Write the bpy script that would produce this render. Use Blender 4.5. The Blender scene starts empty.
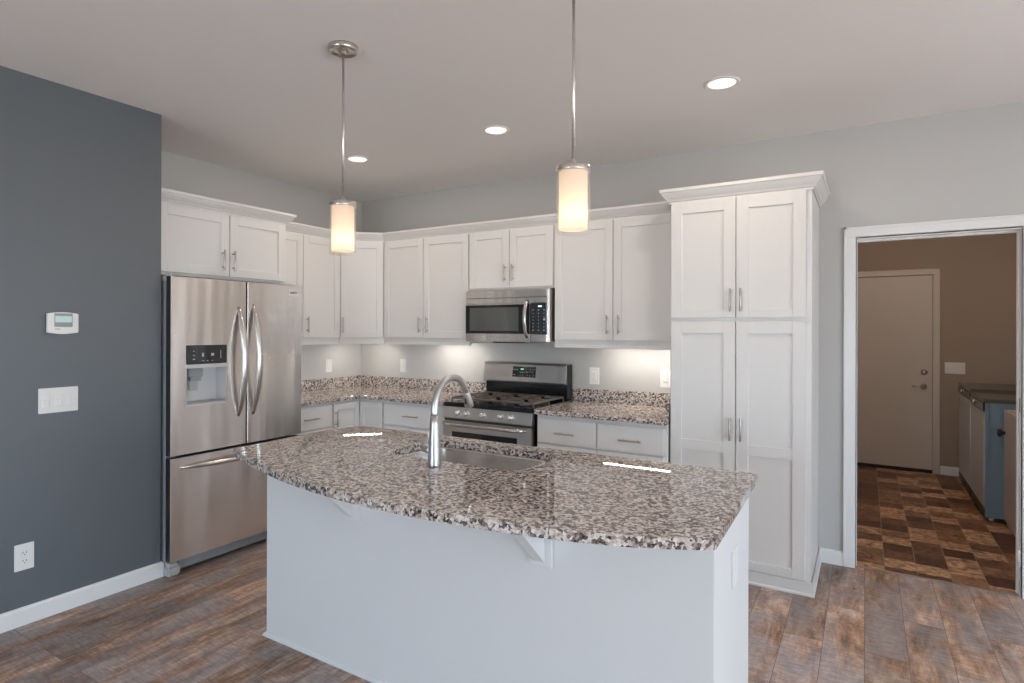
import bpy, bmesh, math
from mathutils import Matrix, Vector

S = bpy.context.scene
C = S.collection
PI = math.pi

# ------------------------------------------------------------------ camera
cam_d = bpy.data.cameras.new('camera')
cam = bpy.data.objects.new('camera', cam_d)
C.objects.link(cam)
cam_d.sensor_fit = 'HORIZONTAL'
cam_d.sensor_width = 36.0
cam_d.lens = 593.64 / 1024 * 36.0
cam_d.shift_x = (512 - 495.19) / 1024
cam_d.shift_y = -(341.5 - 329.31) / 1024
cam_d.clip_start = 0.05
cam.matrix_world = (Matrix.Translation((0, 0, 1.4736)) @ Matrix.Rotation(0.5577, 4, 'Z')
                    @ Matrix.Rotation(PI / 2, 4, 'X') @ Matrix.Rotation(0.003, 4, 'Z'))
S.camera = cam

# ------------------------------------------------------------------ world, daylight, exposure
S.view_settings.view_transform = 'Standard'
S.view_settings.look = 'None'
S.view_settings.exposure = 0.18
S.view_settings.gamma = 1.0
S.view_settings.use_curve_mapping = False
S.cycles.max_bounces = 10
S.cycles.diffuse_bounces = 6
S.cycles.sample_clamp_indirect = 6.0

W = bpy.data.worlds.new('sky')
S.world = W
W.use_nodes = True
wn = W.node_tree.nodes
wl = W.node_tree.links
wn.clear()
w_out = wn.new('ShaderNodeOutputWorld')
w_bg = wn.new('ShaderNodeBackground')
w_tc = wn.new('ShaderNodeTexCoord')
w_sep = wn.new('ShaderNodeSeparateXYZ')
w_ramp = wn.new('ShaderNodeValToRGB')
w_map = wn.new('ShaderNodeMapRange')
w_map.inputs['From Min'].default_value = -1
w_map.inputs['From Max'].default_value = 1
wl.new(w_tc.outputs['Generated'], w_sep.inputs[0])
wl.new(w_sep.outputs['Z'], w_map.inputs['Value'])
wl.new(w_map.outputs[0], w_ramp.inputs[0])
e = w_ramp.color_ramp.elements
e[0].position = 0.47; e[0].color = (0.80, 0.79, 0.77, 1)
e[1].position = 0.53; e[1].color = (0.62, 0.83, 1.04, 1)
wl.new(w_ramp.outputs[0], w_bg.inputs['Color'])
w_bg.inputs['Strength'].default_value = 10.5
wl.new(w_bg.outputs[0], w_out.inputs[0])


def area_light(name, loc, rot, sx, sy, power, color, portal=False, spread=PI):
    d = bpy.data.lights.new(name, 'AREA')
    d.shape = 'RECTANGLE'
    d.size = sx
    d.size_y = sy
    d.energy = power
    d.color = color
    d.spread = spread
    if portal:
        d.cycles.is_portal = True
    o = bpy.data.objects.new(name, d)
    o.location = loc
    o.rotation_euler = rot
    C.objects.link(o)
    return o


# windows of the room behind the camera: rear wall (y = -3.6) and right wall (x = 3.4)
REAR_Y, RIGHT_X = -3.6, 3.9
REAR_WINS = [(-2.9, -0.8, 0.30, 2.15)]      # x0, x1, z0, z1
RIGHT_WINS = [(-2.8, -0.2, 0.06, 2.15), (0.6, 2.3, 0.06, 2.15)]                                # y0, y1, z0, z1
ADDED_BACK_WINS = [(2.10, 3.20, 0.06, 2.10)]                                # x0, x1, z0, z1, unseen window added in the back wall for sheen on the charcoal wall
for (a, b, z0, z1) in ADDED_BACK_WINS:
    area_light('daylight', ((a + b) / 2, 4.312 + 0.22, (z0 + z1) / 2), (-PI / 2, 0, 0), b - a, z1 - z0, 1, (1, 1, 1), True)
for (a, b, z0, z1) in REAR_WINS:
    area_light('daylight', ((a + b) / 2, REAR_Y - 0.10, (z0 + z1) / 2), (PI / 2, 0, 0), b - a, z1 - z0, 1, (1, 1, 1), True)
for (a, b, z0, z1) in RIGHT_WINS:
    area_light('daylight', (RIGHT_X + 0.10, (a + b) / 2, (z0 + z1) / 2), (PI / 2, 0, PI / 2), b - a, z1 - z0, 1, (1, 1, 1), True)

CAN_POWER = 4.5
PENDANT_POWER = 0.20
UNDERCAB = 100.0
LAUNDRY_POWER = 21.0


# ------------------------------------------------------------------ materials
def mat(name):
    m = bpy.data.materials.new(name)
    m.use_nodes = True
    n = m.node_tree.nodes
    return m, n, m.node_tree.links, n['Principled BSDF']


def simple(name, col, rough=0.5, metal=0.0, spec=0.5, bump=0.0, bscale=200.0, coat=0.0, em=None, emc=None):
    m, n, l, b = mat(name)
    b.inputs['Base Color'].default_value = (*col, 1)
    b.inputs['Roughness'].default_value = rough
    b.inputs['Metallic'].default_value = metal
    b.inputs['Specular IOR Level'].default_value = spec
    if coat:
        b.inputs['Coat Weight'].default_value = coat
        b.inputs['Coat Roughness'].default_value = 0.05
    if em:
        b.inputs['Emission Color'].default_value = (*(emc or col), 1)
        b.inputs['Emission Strength'].default_value = em
    tc = n.new('ShaderNodeTexCoord')
    nz = n.new('ShaderNodeTexNoise')
    nz.inputs['Scale'].default_value = bscale
    nz.inputs['Detail'].default_value = 3
    l.new(tc.outputs['Object'], nz.inputs['Vector'])
    if bump:
        bp = n.new('ShaderNodeBump')
        bp.inputs['Strength'].default_value = bump
        bp.inputs['Distance'].default_value = 0.002
        l.new(nz.outputs['Fac'], bp.inputs['Height'])
        l.new(bp.outputs[0], b.inputs['Normal'])
    else:
        mr = n.new('ShaderNodeMapRange')
        mr.inputs['To Min'].default_value = max(0.0, rough - 0.03)
        mr.inputs['To Max'].default_value = min(1.0, rough + 0.03)
        l.new(nz.outputs['Fac'], mr.inputs['Value'])
        l.new(mr.outputs[0], b.inputs['Roughness'])
    return m


M = {}
M['wall'] = simple('grey_wall_paint', (0.515, 0.515, 0.505), 0.75, bump=0.12, bscale=160)
M['ceiling'] = simple('ceiling_paint', (0.84, 0.81, 0.79), 0.9, bump=0.15, bscale=120)
M['dark_wall'] = simple('charcoal_wall_paint', (0.108, 0.126, 0.142), 0.42, spec=0.8, bump=0.15, bscale=140)
M['taupe'] = simple('laundry_wall_paint', (0.36, 0.29, 0.235), 0.8, bump=0.12, bscale=160)
M['trim'] = simple('white_trim_paint', (0.78, 0.785, 0.785), 0.35)
M['cab'] = simple('white_cabinet_paint', (0.72, 0.715, 0.705), 0.38)
M['island'] = simple('white_island_paint', (0.72, 0.725, 0.73), 0.42)
M['plate'] = simple('white_plastic', (0.80, 0.80, 0.79), 0.35)
M['door_paint'] = simple('painted_door', (0.60, 0.56, 0.52), 0.45)
M['nickel'] = simple('brushed_nickel', (0.46, 0.43, 0.40), 0.34, 1.0)
M['lamp_metal'] = simple('satin_nickel_lamp_metal', (0.68, 0.64, 0.60), 0.28, 1.0)
M['chrome'] = simple('polished_chrome', (0.75, 0.75, 0.75), 0.12, 1.0)
M['faucet'] = simple('faucet_steel', (0.60, 0.60, 0.61), 0.33, 1.0)
M['black'] = simple('black_plastic', (0.015, 0.016, 0.018), 0.4)
M['black_gloss'] = simple('black_enamel', (0.010, 0.011, 0.012), 0.12)
M['black_glass'] = simple('black_glass', (0.012, 0.014, 0.017), 0.05, spec=0.7)
M['mw_glass'] = simple('reflection_toned_glass', (0.085, 0.09, 0.086), 0.06, spec=0.7)  # lighter grey-green is the reflection in the microwave window, painted in
M['oven_glass'] = simple('oven_window_glass', (0.020, 0.014, 0.012), 0.06, spec=0.7)
M['iron'] = simple('cast_iron', (0.13, 0.105, 0.09), 0.38, spec=0.7, bump=0.2, bscale=300)  # brown tone carries the reflections seen on the grates
M['grey'] = simple('grey_enamel', (0.27, 0.29, 0.31), 0.45)
M['grey_plastic'] = simple('light_grey_plastic', (0.42, 0.43, 0.44), 0.4)
M['knob'] = simple('satin_knob', (0.80, 0.78, 0.75), 0.25, 0.9)
M['liner'] = simple('silver_liner', (0.62, 0.62, 0.63), 0.35, 0.3)
M['lcd'] = simple('lcd_screen', (0.52, 0.68, 0.66), 0.3, em=0.12)
M['bezel'] = simple('grey_bezel', (0.30, 0.34, 0.35), 0.4)
M['mark'] = simple('dull_red_print', (0.45, 0.25, 0.25), 0.5)
M['slot'] = simple('dark_slot', (0.05, 0.05, 0.05), 0.6)
M['digits'] = simple('green_digits', (0.2, 0.8, 0.3), 0.4, em=1.2)
M['ice'] = simple('blue_white_digits', (0.6, 0.75, 1.0), 0.4, em=0.9)
M['legend'] = simple('pale_key_print', (0.42, 0.45, 0.48), 0.5)
M['washer_side'] = simple('daylight_tinted_appliance_paint', (0.22, 0.32, 0.395), 0.22)  # blue of the daylight falling on the machines, put into their colour
M['beige'] = simple('beige_cabinet_paint', (0.50, 0.42, 0.36), 0.35)
M['washer_front'] = simple('white_appliance_front', (0.52, 0.54, 0.55), 0.3)
M['washer_top'] = simple('dark_appliance_top', (0.10, 0.085, 0.075), 0.2)
M['lens'] = simple('glowing_lens', (1.0, 0.88, 0.78), 0.5, em=1.15, emc=(1.0, 0.80, 0.64))
M['strip'] = simple('glowing_strip', (1.0, 0.95, 0.88), 0.5, em=UNDERCAB, emc=(1.0, 0.92, 0.83))
M['bulb'] = simple('glowing_bulb', (1.0, 0.9, 0.75), 0.5, em=1.6, emc=(1.0, 0.80, 0.56))


def steel(name, col, rough, axis, wave=0.45, fine=0.06):
    """brushed stainless: broad waviness across AXIS and fine brush lines"""
    m, n, l, b = mat(name)
    b.inputs['Base Color'].default_value = (*col, 1)
    b.inputs['Metallic'].default_value = 1.0
    b.inputs['Roughness'].default_value = rough
    if axis == 'x':
        b.inputs['Anisotropic'].default_value = 0.75
        tg = n.new('ShaderNodeTangent')
        tg.direction_type = 'UV_MAP'
        l.new(tg.outputs[0], b.inputs['Tangent'])
    tc = n.new('ShaderNodeTexCoord')
    mp = n.new('ShaderNodeMapping')
    sc = {'x': (7, 1, 0.9), 'z': (1.2, 1, 5)}[axis]
    mp.inputs['Scale'].default_value = sc
    nz = n.new('ShaderNodeTexNoise')
    nz.inputs['Scale'].default_value = 1.0
    nz.inputs['Detail'].default_value = 1.0
    l.new(tc.outputs['Object'], mp.inputs[0])
    l.new(mp.outputs[0], nz.inputs['Vector'])
    b1 = n.new('ShaderNodeBump')
    b1.inputs['Strength'].default_value = wave
    b1.inputs['Distance'].default_value = 0.02
    l.new(nz.outputs['Fac'], b1.inputs['Height'])
    mp2 = n.new('ShaderNodeMapping')
    mp2.inputs['Scale'].default_value = (4, 4, 900)
    nz2 = n.new('ShaderNodeTexNoise')
    nz2.inputs['Scale'].default_value = 1.0
    l.new(tc.outputs['Object'], mp2.inputs[0])
    l.new(mp2.outputs[0], nz2.inputs['Vector'])
    b2 = n.new('ShaderNodeBump')
    b2.inputs['Strength'].default_value = fine
    b2.inputs['Distance'].default_value = 0.001
    l.new(nz2.outputs['Fac'], b2.inputs['Height'])
    l.new(b1.outputs[0], b2.inputs['Normal'])
    l.new(b2.outputs[0], b.inputs['Normal'])
    return m


M['steel'] = steel('brushed_stainless', (0.72, 0.68, 0.65), 0.27, 'x')
M['steel_h'] = steel('brushed_stainless_bar', (0.62, 0.60, 0.58), 0.25, 'z', wave=0.05)
M['steel_dark'] = steel('dark_brushed_stainless', (0.60, 0.575, 0.55), 0.30, 'x', wave=0.1)
M['sink'] = steel('sink_stainless', (0.66, 0.64, 0.62), 0.24, 'x', wave=0.05)


def granite():
    m, n, l, b = mat('speckled_granite')
    tc = n.new('ShaderNodeTexCoord')
    nz = n.new('ShaderNodeTexNoise')
    nz.inputs['Scale'].default_value = 60
    nz.inputs['Detail'].default_value = 3
    add = n.new('ShaderNodeMixRGB')
    add.blend_type = 'ADD'
    add.inputs['Fac'].default_value = 0.012
    l.new(tc.outputs['Object'], nz.inputs['Vector'])
    l.new(tc.outputs['Object'], add.inputs['Color1'])
    l.new(nz.outputs['Color'], add.inputs['Color2'])

    def vor(scale, stops):
        v = n.new('ShaderNodeTexVoronoi')
        v.inputs['Scale'].default_value = scale
        l.new(add.outputs[0], v.inputs['Vector'])
        s = n.new('ShaderNodeSeparateColor')
        l.new(v.outputs['Color'], s.inputs[0])
        r = n.new('ShaderNodeValToRGB')
        r.color_ramp.interpolation = 'CONSTANT'
        el = r.color_ramp.elements
        el[0].position = stops[0][0]; el[0].color = (*stops[0][1], 1)
        el[1].position = stops[1][0]; el[1].color = (*stops[1][1], 1)
        for p, c in stops[2:]:
            x = el.new(p); x.color = (*c, 1)
        l.new(s.outputs[0], r.inputs[0])
        return r, s
    r1, s1 = vor(104, [(0.0, (0.010, 0.010, 0.012)), (0.23, (0.075, 0.055, 0.048)), (0.33, (0.31, 0.245, 0.22)),
                      (0.49, (0.56, 0.48, 0.435)), (0.76, (0.75, 0.70, 0.665))])
    r2, s2 = vor(220, [(0.0, (0.015, 0.015, 0.018)), (0.22, (0.22, 0.175, 0.155)), (0.45, (0.52, 0.45, 0.41)), (0.8, (0.68, 0.64, 0.60))])
    mx = n.new('ShaderNodeMixRGB')
    mx.inputs['Fac'].default_value = 0.24
    l.new(r1.outputs[0], mx.inputs['Color1'])
    l.new(r2.outputs[0], mx.inputs['Color2'])
    l.new(mx.outputs[0], b.inputs['Base Color'])
    b.inputs['Roughness'].default_value = 0.018
    b.inputs['Specular IOR Level'].default_value = 0.5
    return m


M['granite'] = granite()


def wood():
    m, n, l, b = mat('vinyl_plank')
    tc = n.new('ShaderNodeTexCoord')
    sp = n.new('ShaderNodeSeparateXYZ')
    cb = n.new('ShaderNodeCombineXYZ')
    l.new(tc.outputs['Object'], sp.inputs[0])
    l.new(sp.outputs['Y'], cb.inputs['X'])
    l.new(sp.outputs['X'], cb.inputs['Y'])
    br = n.new('ShaderNodeTexBrick')
    br.offset = 0.37
    br.inputs['Scale'].default_value = 1.0
    br.inputs['Brick Width'].default_value = 1.22
    br.inputs['Row Height'].default_value = 0.168
    br.inputs['Mortar Size'].default_value = 0.0012
    br.inputs['Mortar Smooth'].default_value = 0.3
    br.inputs['Bias'].default_value = 0.0
    br.inputs['Color1'].default_value = (0.0, 0.0, 0.0, 1)
    br.inputs['Color2'].default_value = (1.0, 1.0, 1.0, 1)
    br.inputs['Mortar'].default_value = (0.5, 0.5, 0.5, 1)
    l.new(cb.outputs[0], br.inputs['Vector'])
    # per plank offset of the grain
    vm = n.new('ShaderNodeVectorMath')
    vm.operation = 'MULTIPLY_ADD'
    vm.inputs[1].default_value = (7.3, 3.1, 5.7)
    l.new(br.outputs['Color'], vm.inputs[0])
    l.new(tc.outputs['Object'], vm.inputs[2])
    mp = n.new('ShaderNodeMapping')
    mp.inputs['Scale'].default_value = (13, 3.0, 1)
    l.new(vm.outputs[0], mp.inputs[0])
    g1 = n.new('ShaderNodeTexNoise')
    g1.inputs['Scale'].default_value = 1.0
    g1.inputs['Detail'].default_value = 9
    g1.inputs['Roughness'].default_value = 0.78
    g1.inputs['Distortion'].default_value = 0.35
    l.new(mp.outputs[0], g1.inputs['Vector'])
    mp2 = n.new('ShaderNodeMapping')
    mp2.inputs['Scale'].default_value = (5.0, 2.6, 1)
    l.new(vm.outputs[0], mp2.inputs[0])
    g2 = n.new('ShaderNodeTexNoise')
    g2.inputs['Scale'].default_value = 1.0
    g2.inputs['Detail'].default_value = 5
    g2.inputs['Roughness'].default_value = 0.6
    l.new(mp2.outputs[0], g2.inputs['Vector'])
    # cross-wise saw marks
    mp3 = n.new('ShaderNodeMapping')
    mp3.inputs['Rotation'].default_value = (0, 0, 0.5)
    mp3.inputs['Scale'].default_value = (18, 90, 1)
    l.new(vm.outputs[0], mp3.inputs[0])
    g3 = n.new('ShaderNodeTexNoise')
    g3.inputs['Scale'].default_value = 1.0
    g3.inputs['Detail'].default_value = 4
    l.new(mp3.outputs[0], g3.inputs['Vector'])
    # dark-to-light wood tone
    r1 = n.new('ShaderNodeValToRGB')
    el = r1.color_ramp.elements
    el[0].position = 0.36; el[0].color = (0.085, 0.052, 0.040, 1)
    el[1].position = 0.66; el[1].color = (0.62, 0.475, 0.385, 1)
    x = el.new(0.49); x.color = (0.33, 0.185, 0.115, 1)
    l.new(g1.outputs['Fac'], r1.inputs[0])
    # weathered grey patches
    r2 = n.new('ShaderNodeValToRGB')
    el = r2.color_ramp.elements
    el[0].position = 0.40; el[0].color = (0, 0, 0, 1)
    el[1].position = 0.58; el[1].color = (1, 1, 1, 1)
    l.new(g2.outputs['Fac'], r2.inputs[0])
    mx = n.new('ShaderNodeMixRGB')
    l.new(r2.outputs[0], mx.inputs['Fac'])
    l.new(r1.outputs[0], mx.inputs['Color1'])
    gr = n.new('ShaderNodeMixRGB')
    gr.blend_type = 'MIX'
    gr.inputs['Fac'].default_value = 0.70
    l.new(r1.outputs[0], gr.inputs['Color1'])
    gr.inputs['Color2'].default_value = (0.28, 0.265, 0.28, 1)
    l.new(gr.outputs[0], mx.inputs['Color2'])
    # plank to plank tone
    hs = n.new('ShaderNodeHueSaturation')
    mr = n.new('ShaderNodeMapRange')
    mr.inputs['To Min'].default_value = 0.84
    mr.inputs['To Max'].default_value = 1.42
    l.new(br.outputs['Color'], mr.inputs['Value'])
    l.new(mr.outputs[0], hs.inputs['Value'])
    l.new(mx.outputs[0], hs.inputs['Color'])
    m3 = n.new('ShaderNodeMixRGB')
    m3.blend_type = 'OVERLAY'
    m3.inputs['Fac'].default_value = 0.6
    l.new(hs.outputs[0], m3.inputs['Color1'])
    l.new(g3.outputs['Fac'], m3.inputs['Color2'])
    # dark joints
    mj = n.new('ShaderNodeMixRGB')
    l.new(br.outputs['Fac'], mj.inputs['Fac'])
    l.new(m3.outputs[0], mj.inputs['Color1'])
    mj.inputs['Color2'].default_value = (0.07, 0.055, 0.05, 1)
    l.new(mj.outputs[0], b.inputs['Base Color'])
    b.inputs['Roughness'].default_value = 0.42
    bp = n.new('ShaderNodeBump')
    bp.inputs['Strength'].default_value = 0.18
    bp.inputs['Distance'].default_value = 0.003
    l.new(g1.outputs['Fac'], bp.inputs['Height'])
    l.new(bp.outputs[0], b.inputs['Normal'])
    return m


M['wood'] = wood()


def tile():
    m, n, l, b = mat('patchwork_vinyl_tile')
    tc = n.new('ShaderNodeTexCoord')
    sp = n.new('ShaderNodeSeparateXYZ')
    l.new(tc.outputs['Object'], sp.inputs[0])

    def math_(op, a, bb=None):
        x = n.new('ShaderNodeMath')
        x.operation = op
        for i, v in enumerate((a, bb)):
            if v is None:
                continue
            if isinstance(v, (int, float)):
                x.inputs[i].default_value = v
            else:
                l.new(v, x.inputs[i])
        return x.outputs[0]
    u = math_('DIVIDE', math_('SUBTRACT', sp.outputs['X'], 0.438), 0.168)
    col = math_('FLOOR', u)
    fu = math_('FRACT', u)
    wn1 = n.new('ShaderNodeTexWhiteNoise')
    wn1.noise_dimensions = '1D'
    l.new(col, wn1.inputs['W'])
    v = math_('ADD', math_('DIVIDE', sp.outputs['Y'], 0.165), wn1.outputs['Value'])
    row = math_('FLOOR', v)
    cb = n.new('ShaderNodeCombineXYZ')
    l.new(col, cb.inputs['X'])
    l.new(row, cb.inputs['Y'])
    wn2 = n.new('ShaderNodeTexWhiteNoise')
    wn2.noise_dimensions = '2D'
    l.new(cb.outputs[0], wn2.inputs['Vector'])
    r = n.new('ShaderNodeValToRGB')
    r.color_ramp.interpolation = 'CONSTANT'
    el = r.color_ramp.elements
    el[0].position = 0.0; el[0].color = (0.095, 0.036, 0.019, 1)
    el[1].position = 0.28; el[1].color = (0.17, 0.076, 0.036, 1)
    for p, c in ((0.55, (0.25, 0.125, 0.062, 1)), (0.72, (0.46, 0.27, 0.155, 1))):
        x = el.new(p); x.color = c
    l.new(wn2.outputs['Value'], r.inputs[0])
    nz = n.new('ShaderNodeTexNoise')
    nz.inputs['Scale'].default_value = 15
    nz.inputs['Detail'].default_value = 7
    nz.inputs['Distortion'].default_value = 1.4
    l.new(tc.outputs['Object'], nz.inputs['Vector'])
    ov = n.new('ShaderNodeMixRGB')
    ov.blend_type = 'OVERLAY'
    ov.inputs['Fac'].default_value = 0.55
    l.new(r.outputs[0], ov.inputs['Color1'])
    nr = n.new('ShaderNodeMapRange')
    nr.inputs['From Min'].default_value = 0.32
    nr.inputs['From Max'].default_value = 0.68
    l.new(nz.outputs['Fac'], nr.inputs['Value'])
    l.new(nr.outputs[0], ov.inputs['Color2'])
    g = math_('LESS_THAN', fu, 0.028)
    mj = n.new('ShaderNodeMixRGB')
    l.new(g, mj.inputs['Fac'])
    l.new(ov.outputs[0], mj.inputs['Color1'])
    mj.inputs['Color2'].default_value = (0.30, 0.22, 0.15, 1)
    l.new(mj.outputs[0], b.inputs['Base Color'])
    b.inputs['Roughness'].default_value = 0.38
    return m


M['tile'] = tile()


def thin_glass():
    m = bpy.data.materials.new('clear_glass')
    m.use_nodes = True
    n = m.node_tree.nodes
    l = m.node_tree.links
    n.clear()
    o = n.new('ShaderNodeOutputMaterial')
    t = n.new('ShaderNodeBsdfTransparent')
    t.inputs[0].default_value = (0.97, 0.96, 0.95, 1)
    g = n.new('ShaderNodeBsdfGlossy')
    g.inputs['Roughness'].default_value = 0.03
    d = n.new('ShaderNodeBsdfTranslucent')
    d.inputs[0].default_value = (0.9, 0.9, 0.9, 1)
    m1 = n.new('ShaderNodeMixShader')
    m1.inputs[0].default_value = 0.07
    m2 = n.new('ShaderNodeMixShader')
    m2.inputs[0].default_value = 0.16
    l.new(t.outputs[0], m1.inputs[1])
    l.new(g.outputs[0], m1.inputs[2])
    l.new(m1.outputs[0], m2.inputs[1])
    l.new(d.outputs[0], m2.inputs[2])
    l.new(m2.outputs[0], o.inputs[0])
    return m


def opal_glass():
    m = bpy.data.materials.new('opal_glass')
    m.use_nodes = True
    n = m.node_tree.nodes
    l = m.node_tree.links
    n.clear()
    o = n.new('ShaderNodeOutputMaterial')
    t = n.new('ShaderNodeBsdfTranslucent')
    t.inputs[0].default_value = (0.80, 0.70, 0.60, 1)
    d = n.new('ShaderNodeBsdfDiffuse')
    d.inputs[0].default_value = (0.62, 0.58, 0.54, 1)
    mx = n.new('ShaderNodeMixShader')
    mx.inputs[0].default_value = 0.4
    l.new(t.outputs[0], mx.inputs[1])
    l.new(d.outputs[0], mx.inputs[2])
    em = n.new('ShaderNodeEmission')
    em.inputs[0].default_value = (1.0, 0.74, 0.56, 1)
    em.inputs[1].default_value = 0.38
    ad = n.new('ShaderNodeAddShader')
    l.new(mx.outputs[0], ad.inputs[0])
    l.new(em.outputs[0], ad.inputs[1])
    l.new(ad.outputs[0], o.inputs[0])
    return m


M['glass'] = thin_glass()
M['opal'] = opal_glass()


# ------------------------------------------------------------------ mesh helpers
def box(bm, x0, x1, y0, y1, z0, z1, bev=0.0, seg=1, mi=0):
    vs = [bm.verts.new(p) for p in ((x0, y0, z0), (x1, y0, z0), (x1, y1, z0), (x0, y1, z0),
                                    (x0, y0, z1), (x1, y0, z1), (x1, y1, z1), (x0, y1, z1))]
    fs = [bm.faces.new([vs[i] for i in q]) for q in ((3, 2, 1, 0), (4, 5, 6, 7), (0, 1, 5, 4), (1, 2, 6, 5), (2, 3, 7, 6), (3, 0, 4, 7))]
    for f in fs:
        f.material_index = mi
    if bev > 0:
        es = list({ed for f in fs for ed in f.edges})
        r = bmesh.ops.bevel(bm, geom=es, offset=bev, segments=seg, affect='EDGES', clamp_overlap=True)
        for f in r['faces']:
            f.material_index = mi
    return fs


def lathe(bm, prof, center=(0, 0, 0), axis='z', n=32, cap=True, mi=0):
    """revolve [(radius, height), ...] about AXIS through CENTER"""
    cx, cy, cz = center
    rings = []
    for r, h in prof:
        ring = []
        for i in range(n):
            a = 2 * PI * i / n
            p, q = r * math.cos(a), r * math.sin(a)
            co = {'z': (cx + p, cy + q, cz + h), 'y': (cx + p, cy + h, cz - q), 'x': (cx + h, cy + p, cz + q)}[axis]
            ring.append(bm.verts.new(co))
        rings.append(ring)
    for a, b in zip(rings, rings[1:]):
        for i in range(n):
            j = (i + 1) % n
            f = bm.faces.new((a[i], a[j], b[j], b[i]))
            f.smooth = True
            f.material_index = mi
    if cap:
        f = bm.faces.new(rings[0][::-1]); f.material_index = mi
        f = bm.faces.new(rings[-1]); f.material_index = mi


def tube(bm, pts, radii, n=16, flat=None, up=Vector((0, 0, 1)), mi=0):
    """sweep a round (or flattened: FLAT = side/up ratio list) section along PTS"""
    pts = [Vector(p) for p in pts]
    if not isinstance(radii, (list, tuple)):
        radii = [radii] * len(pts)
    rings = []
    side_prev = None
    for i, p in enumerate(pts):
        t = (pts[min(i + 1, len(pts) - 1)] - pts[max(i - 1, 0)]).normalized()
        if side_prev is None:
            s = t.cross(up)
            if s.length < 1e-4:
                s = t.cross(Vector((1, 0, 0)))
        else:
            s = side_prev - t * side_prev.dot(t)
        s.normalize()
        side_prev = s
        w = s.cross(t).normalized()
        r = radii[i]
        rs, ru = (r, r) if not isinstance(r, (list, tuple)) else r
        rings.append([bm.verts.new(p + s * rs * math.cos(2 * PI * k / n) + w * ru * math.sin(2 * PI * k / n)) for k in range(n)])
    for a, b in zip(rings, rings[1:]):
        for i in range(n):
            j = (i + 1) % n
            f = bm.faces.new((a[i], a[j], b[j], b[i]))
            f.smooth = True
            f.material_index = mi
    bm.faces.new(rings[0][::-1]).material_index = mi
    bm.faces.new(rings[-1]).material_index = mi


def prism(bm, outer, z0, z1, holes=()):
    """vertical prism of a 2D outline with holes"""
    caps = []
    loops = {}
    for z in (z0, z1):
        edges = []
        ls = []
        for loop in (outer, *holes):
            vs = [bm.verts.new((x, y, z)) for x, y in loop]
            ls.append(vs)
            for a, b in zip(vs, vs[1:] + vs[:1]):
                edges.append(bm.edges.new((a, b)))
        bmesh.ops.triangle_fill(bm, use_beauty=True, edges=edges)
        loops[z] = ls
    for la, lb in zip(loops[z0], loops[z1]):
        k = len(la)
        for i in range(k):
            j = (i + 1) % k
            bm.faces.new((la[i], la[j], lb[j], lb[i]))


def sweep_profile(bm, path, prof):
    """mitred moulding: PATH 2D points; PROF [(out, z)], out = to the right-hand side of travel"""
    P = [Vector((x, y)) for x, y in path]
    rings = []
    for i, p in enumerate(P):
        def nrm(a, b):
            d = (b - a).normalized()
            return Vector((d.y, -d.x))
        if i == 0:
            nn = nrm(P[0], P[1]); k = 1
        elif i == len(P) - 1:
            nn = nrm(P[-2], P[-1]); k = 1
        else:
            n1, n2 = nrm(P[i - 1], p), nrm(p, P[i + 1])
            nn = (n1 + n2).normalized()
            k = 1 / max(0.2, nn.dot(n1))
        rings.append([bm.verts.new((p.x + nn.x * o * k, p.y + nn.y * o * k, z)) for o, z in prof])
    m = len(prof)
    for a, b in zip(rings, rings[1:]):
        for i in range(m):
            j = (i + 1) % m
            bm.faces.new((a[i], b[i], b[j], a[j]))
    bm.faces.new(rings[0])
    bm.faces.new(rings[-1][::-1])


def link(name, bm, mats, parent=None, label=None, smooth_angle=None):
    bmesh.ops.recalc_face_normals(bm, faces=bm.faces)
    if any(isinstance(m_, str) and m_ in ('steel', 'steel_dark', 'sink') for m_ in (mats if isinstance(mats, (list, tuple)) else [mats])):
        uv = bm.loops.layers.uv.new('UVMap')
        for f in bm.faces:
            for lp in f.loops:
                lp[uv].uv = (lp.vert.co.z, lp.vert.co.x + lp.vert.co.y)
    me = bpy.data.meshes.new(name)
    bm.to_mesh(me)
    bm.free()
    for m_ in (mats if isinstance(mats, (list, tuple)) else [mats]):
        me.materials.append(M[m_] if isinstance(m_, str) else m_)
    o = bpy.data.objects.new(name, me)
    C.objects.link(o)
    if parent is not None:
        o.parent = parent
    if label:
        o['label'] = label
    return o


def thing(name, label, cat, loc=(0, 0, 0), rz=0.0, group=None):
    o = bpy.data.objects.new(name, None)
    o.empty_display_size = 0.1
    o.location = loc
    o.rotation_euler = (0, 0, rz)
    C.objects.link(o)
    tag(o, label, cat, group)
    return o


def tag(o, label, cat, group=None):
    o['label'] = label
    o['category'] = cat
    if group:
        o['group'] = group
    return o


def struct(name, bm, mats, parent=None):
    o = link(name, bm, mats, parent)
    if parent is None:
        o['kind'] = 'structure'
    return o


def bevel_mod(o, w=0.003, seg=2, angle=0.6):
    md = o.modifiers.new('bevel', 'BEVEL')
    md.width = w
    md.segments = seg
    md.limit_method = 'ANGLE'
    md.angle_limit = angle
    return o


def B():
    return bmesh.new()


# ------------------------------------------------------------------ setting
DWX, LWX, BWY, CZ = -3.547, -4.264, 4.312, 2.74
DW_END = 1.939
OPX0, OPX1, OPZ = -0.047, 0.730, 2.044          # doorway to the laundry
WT = 0.12
LY1, LX0, LX1 = 7.60, -0.95, 1.62                # laundry room
LRX, LRY = 0.895, 5.86                           # its right-hand wall return

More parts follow.
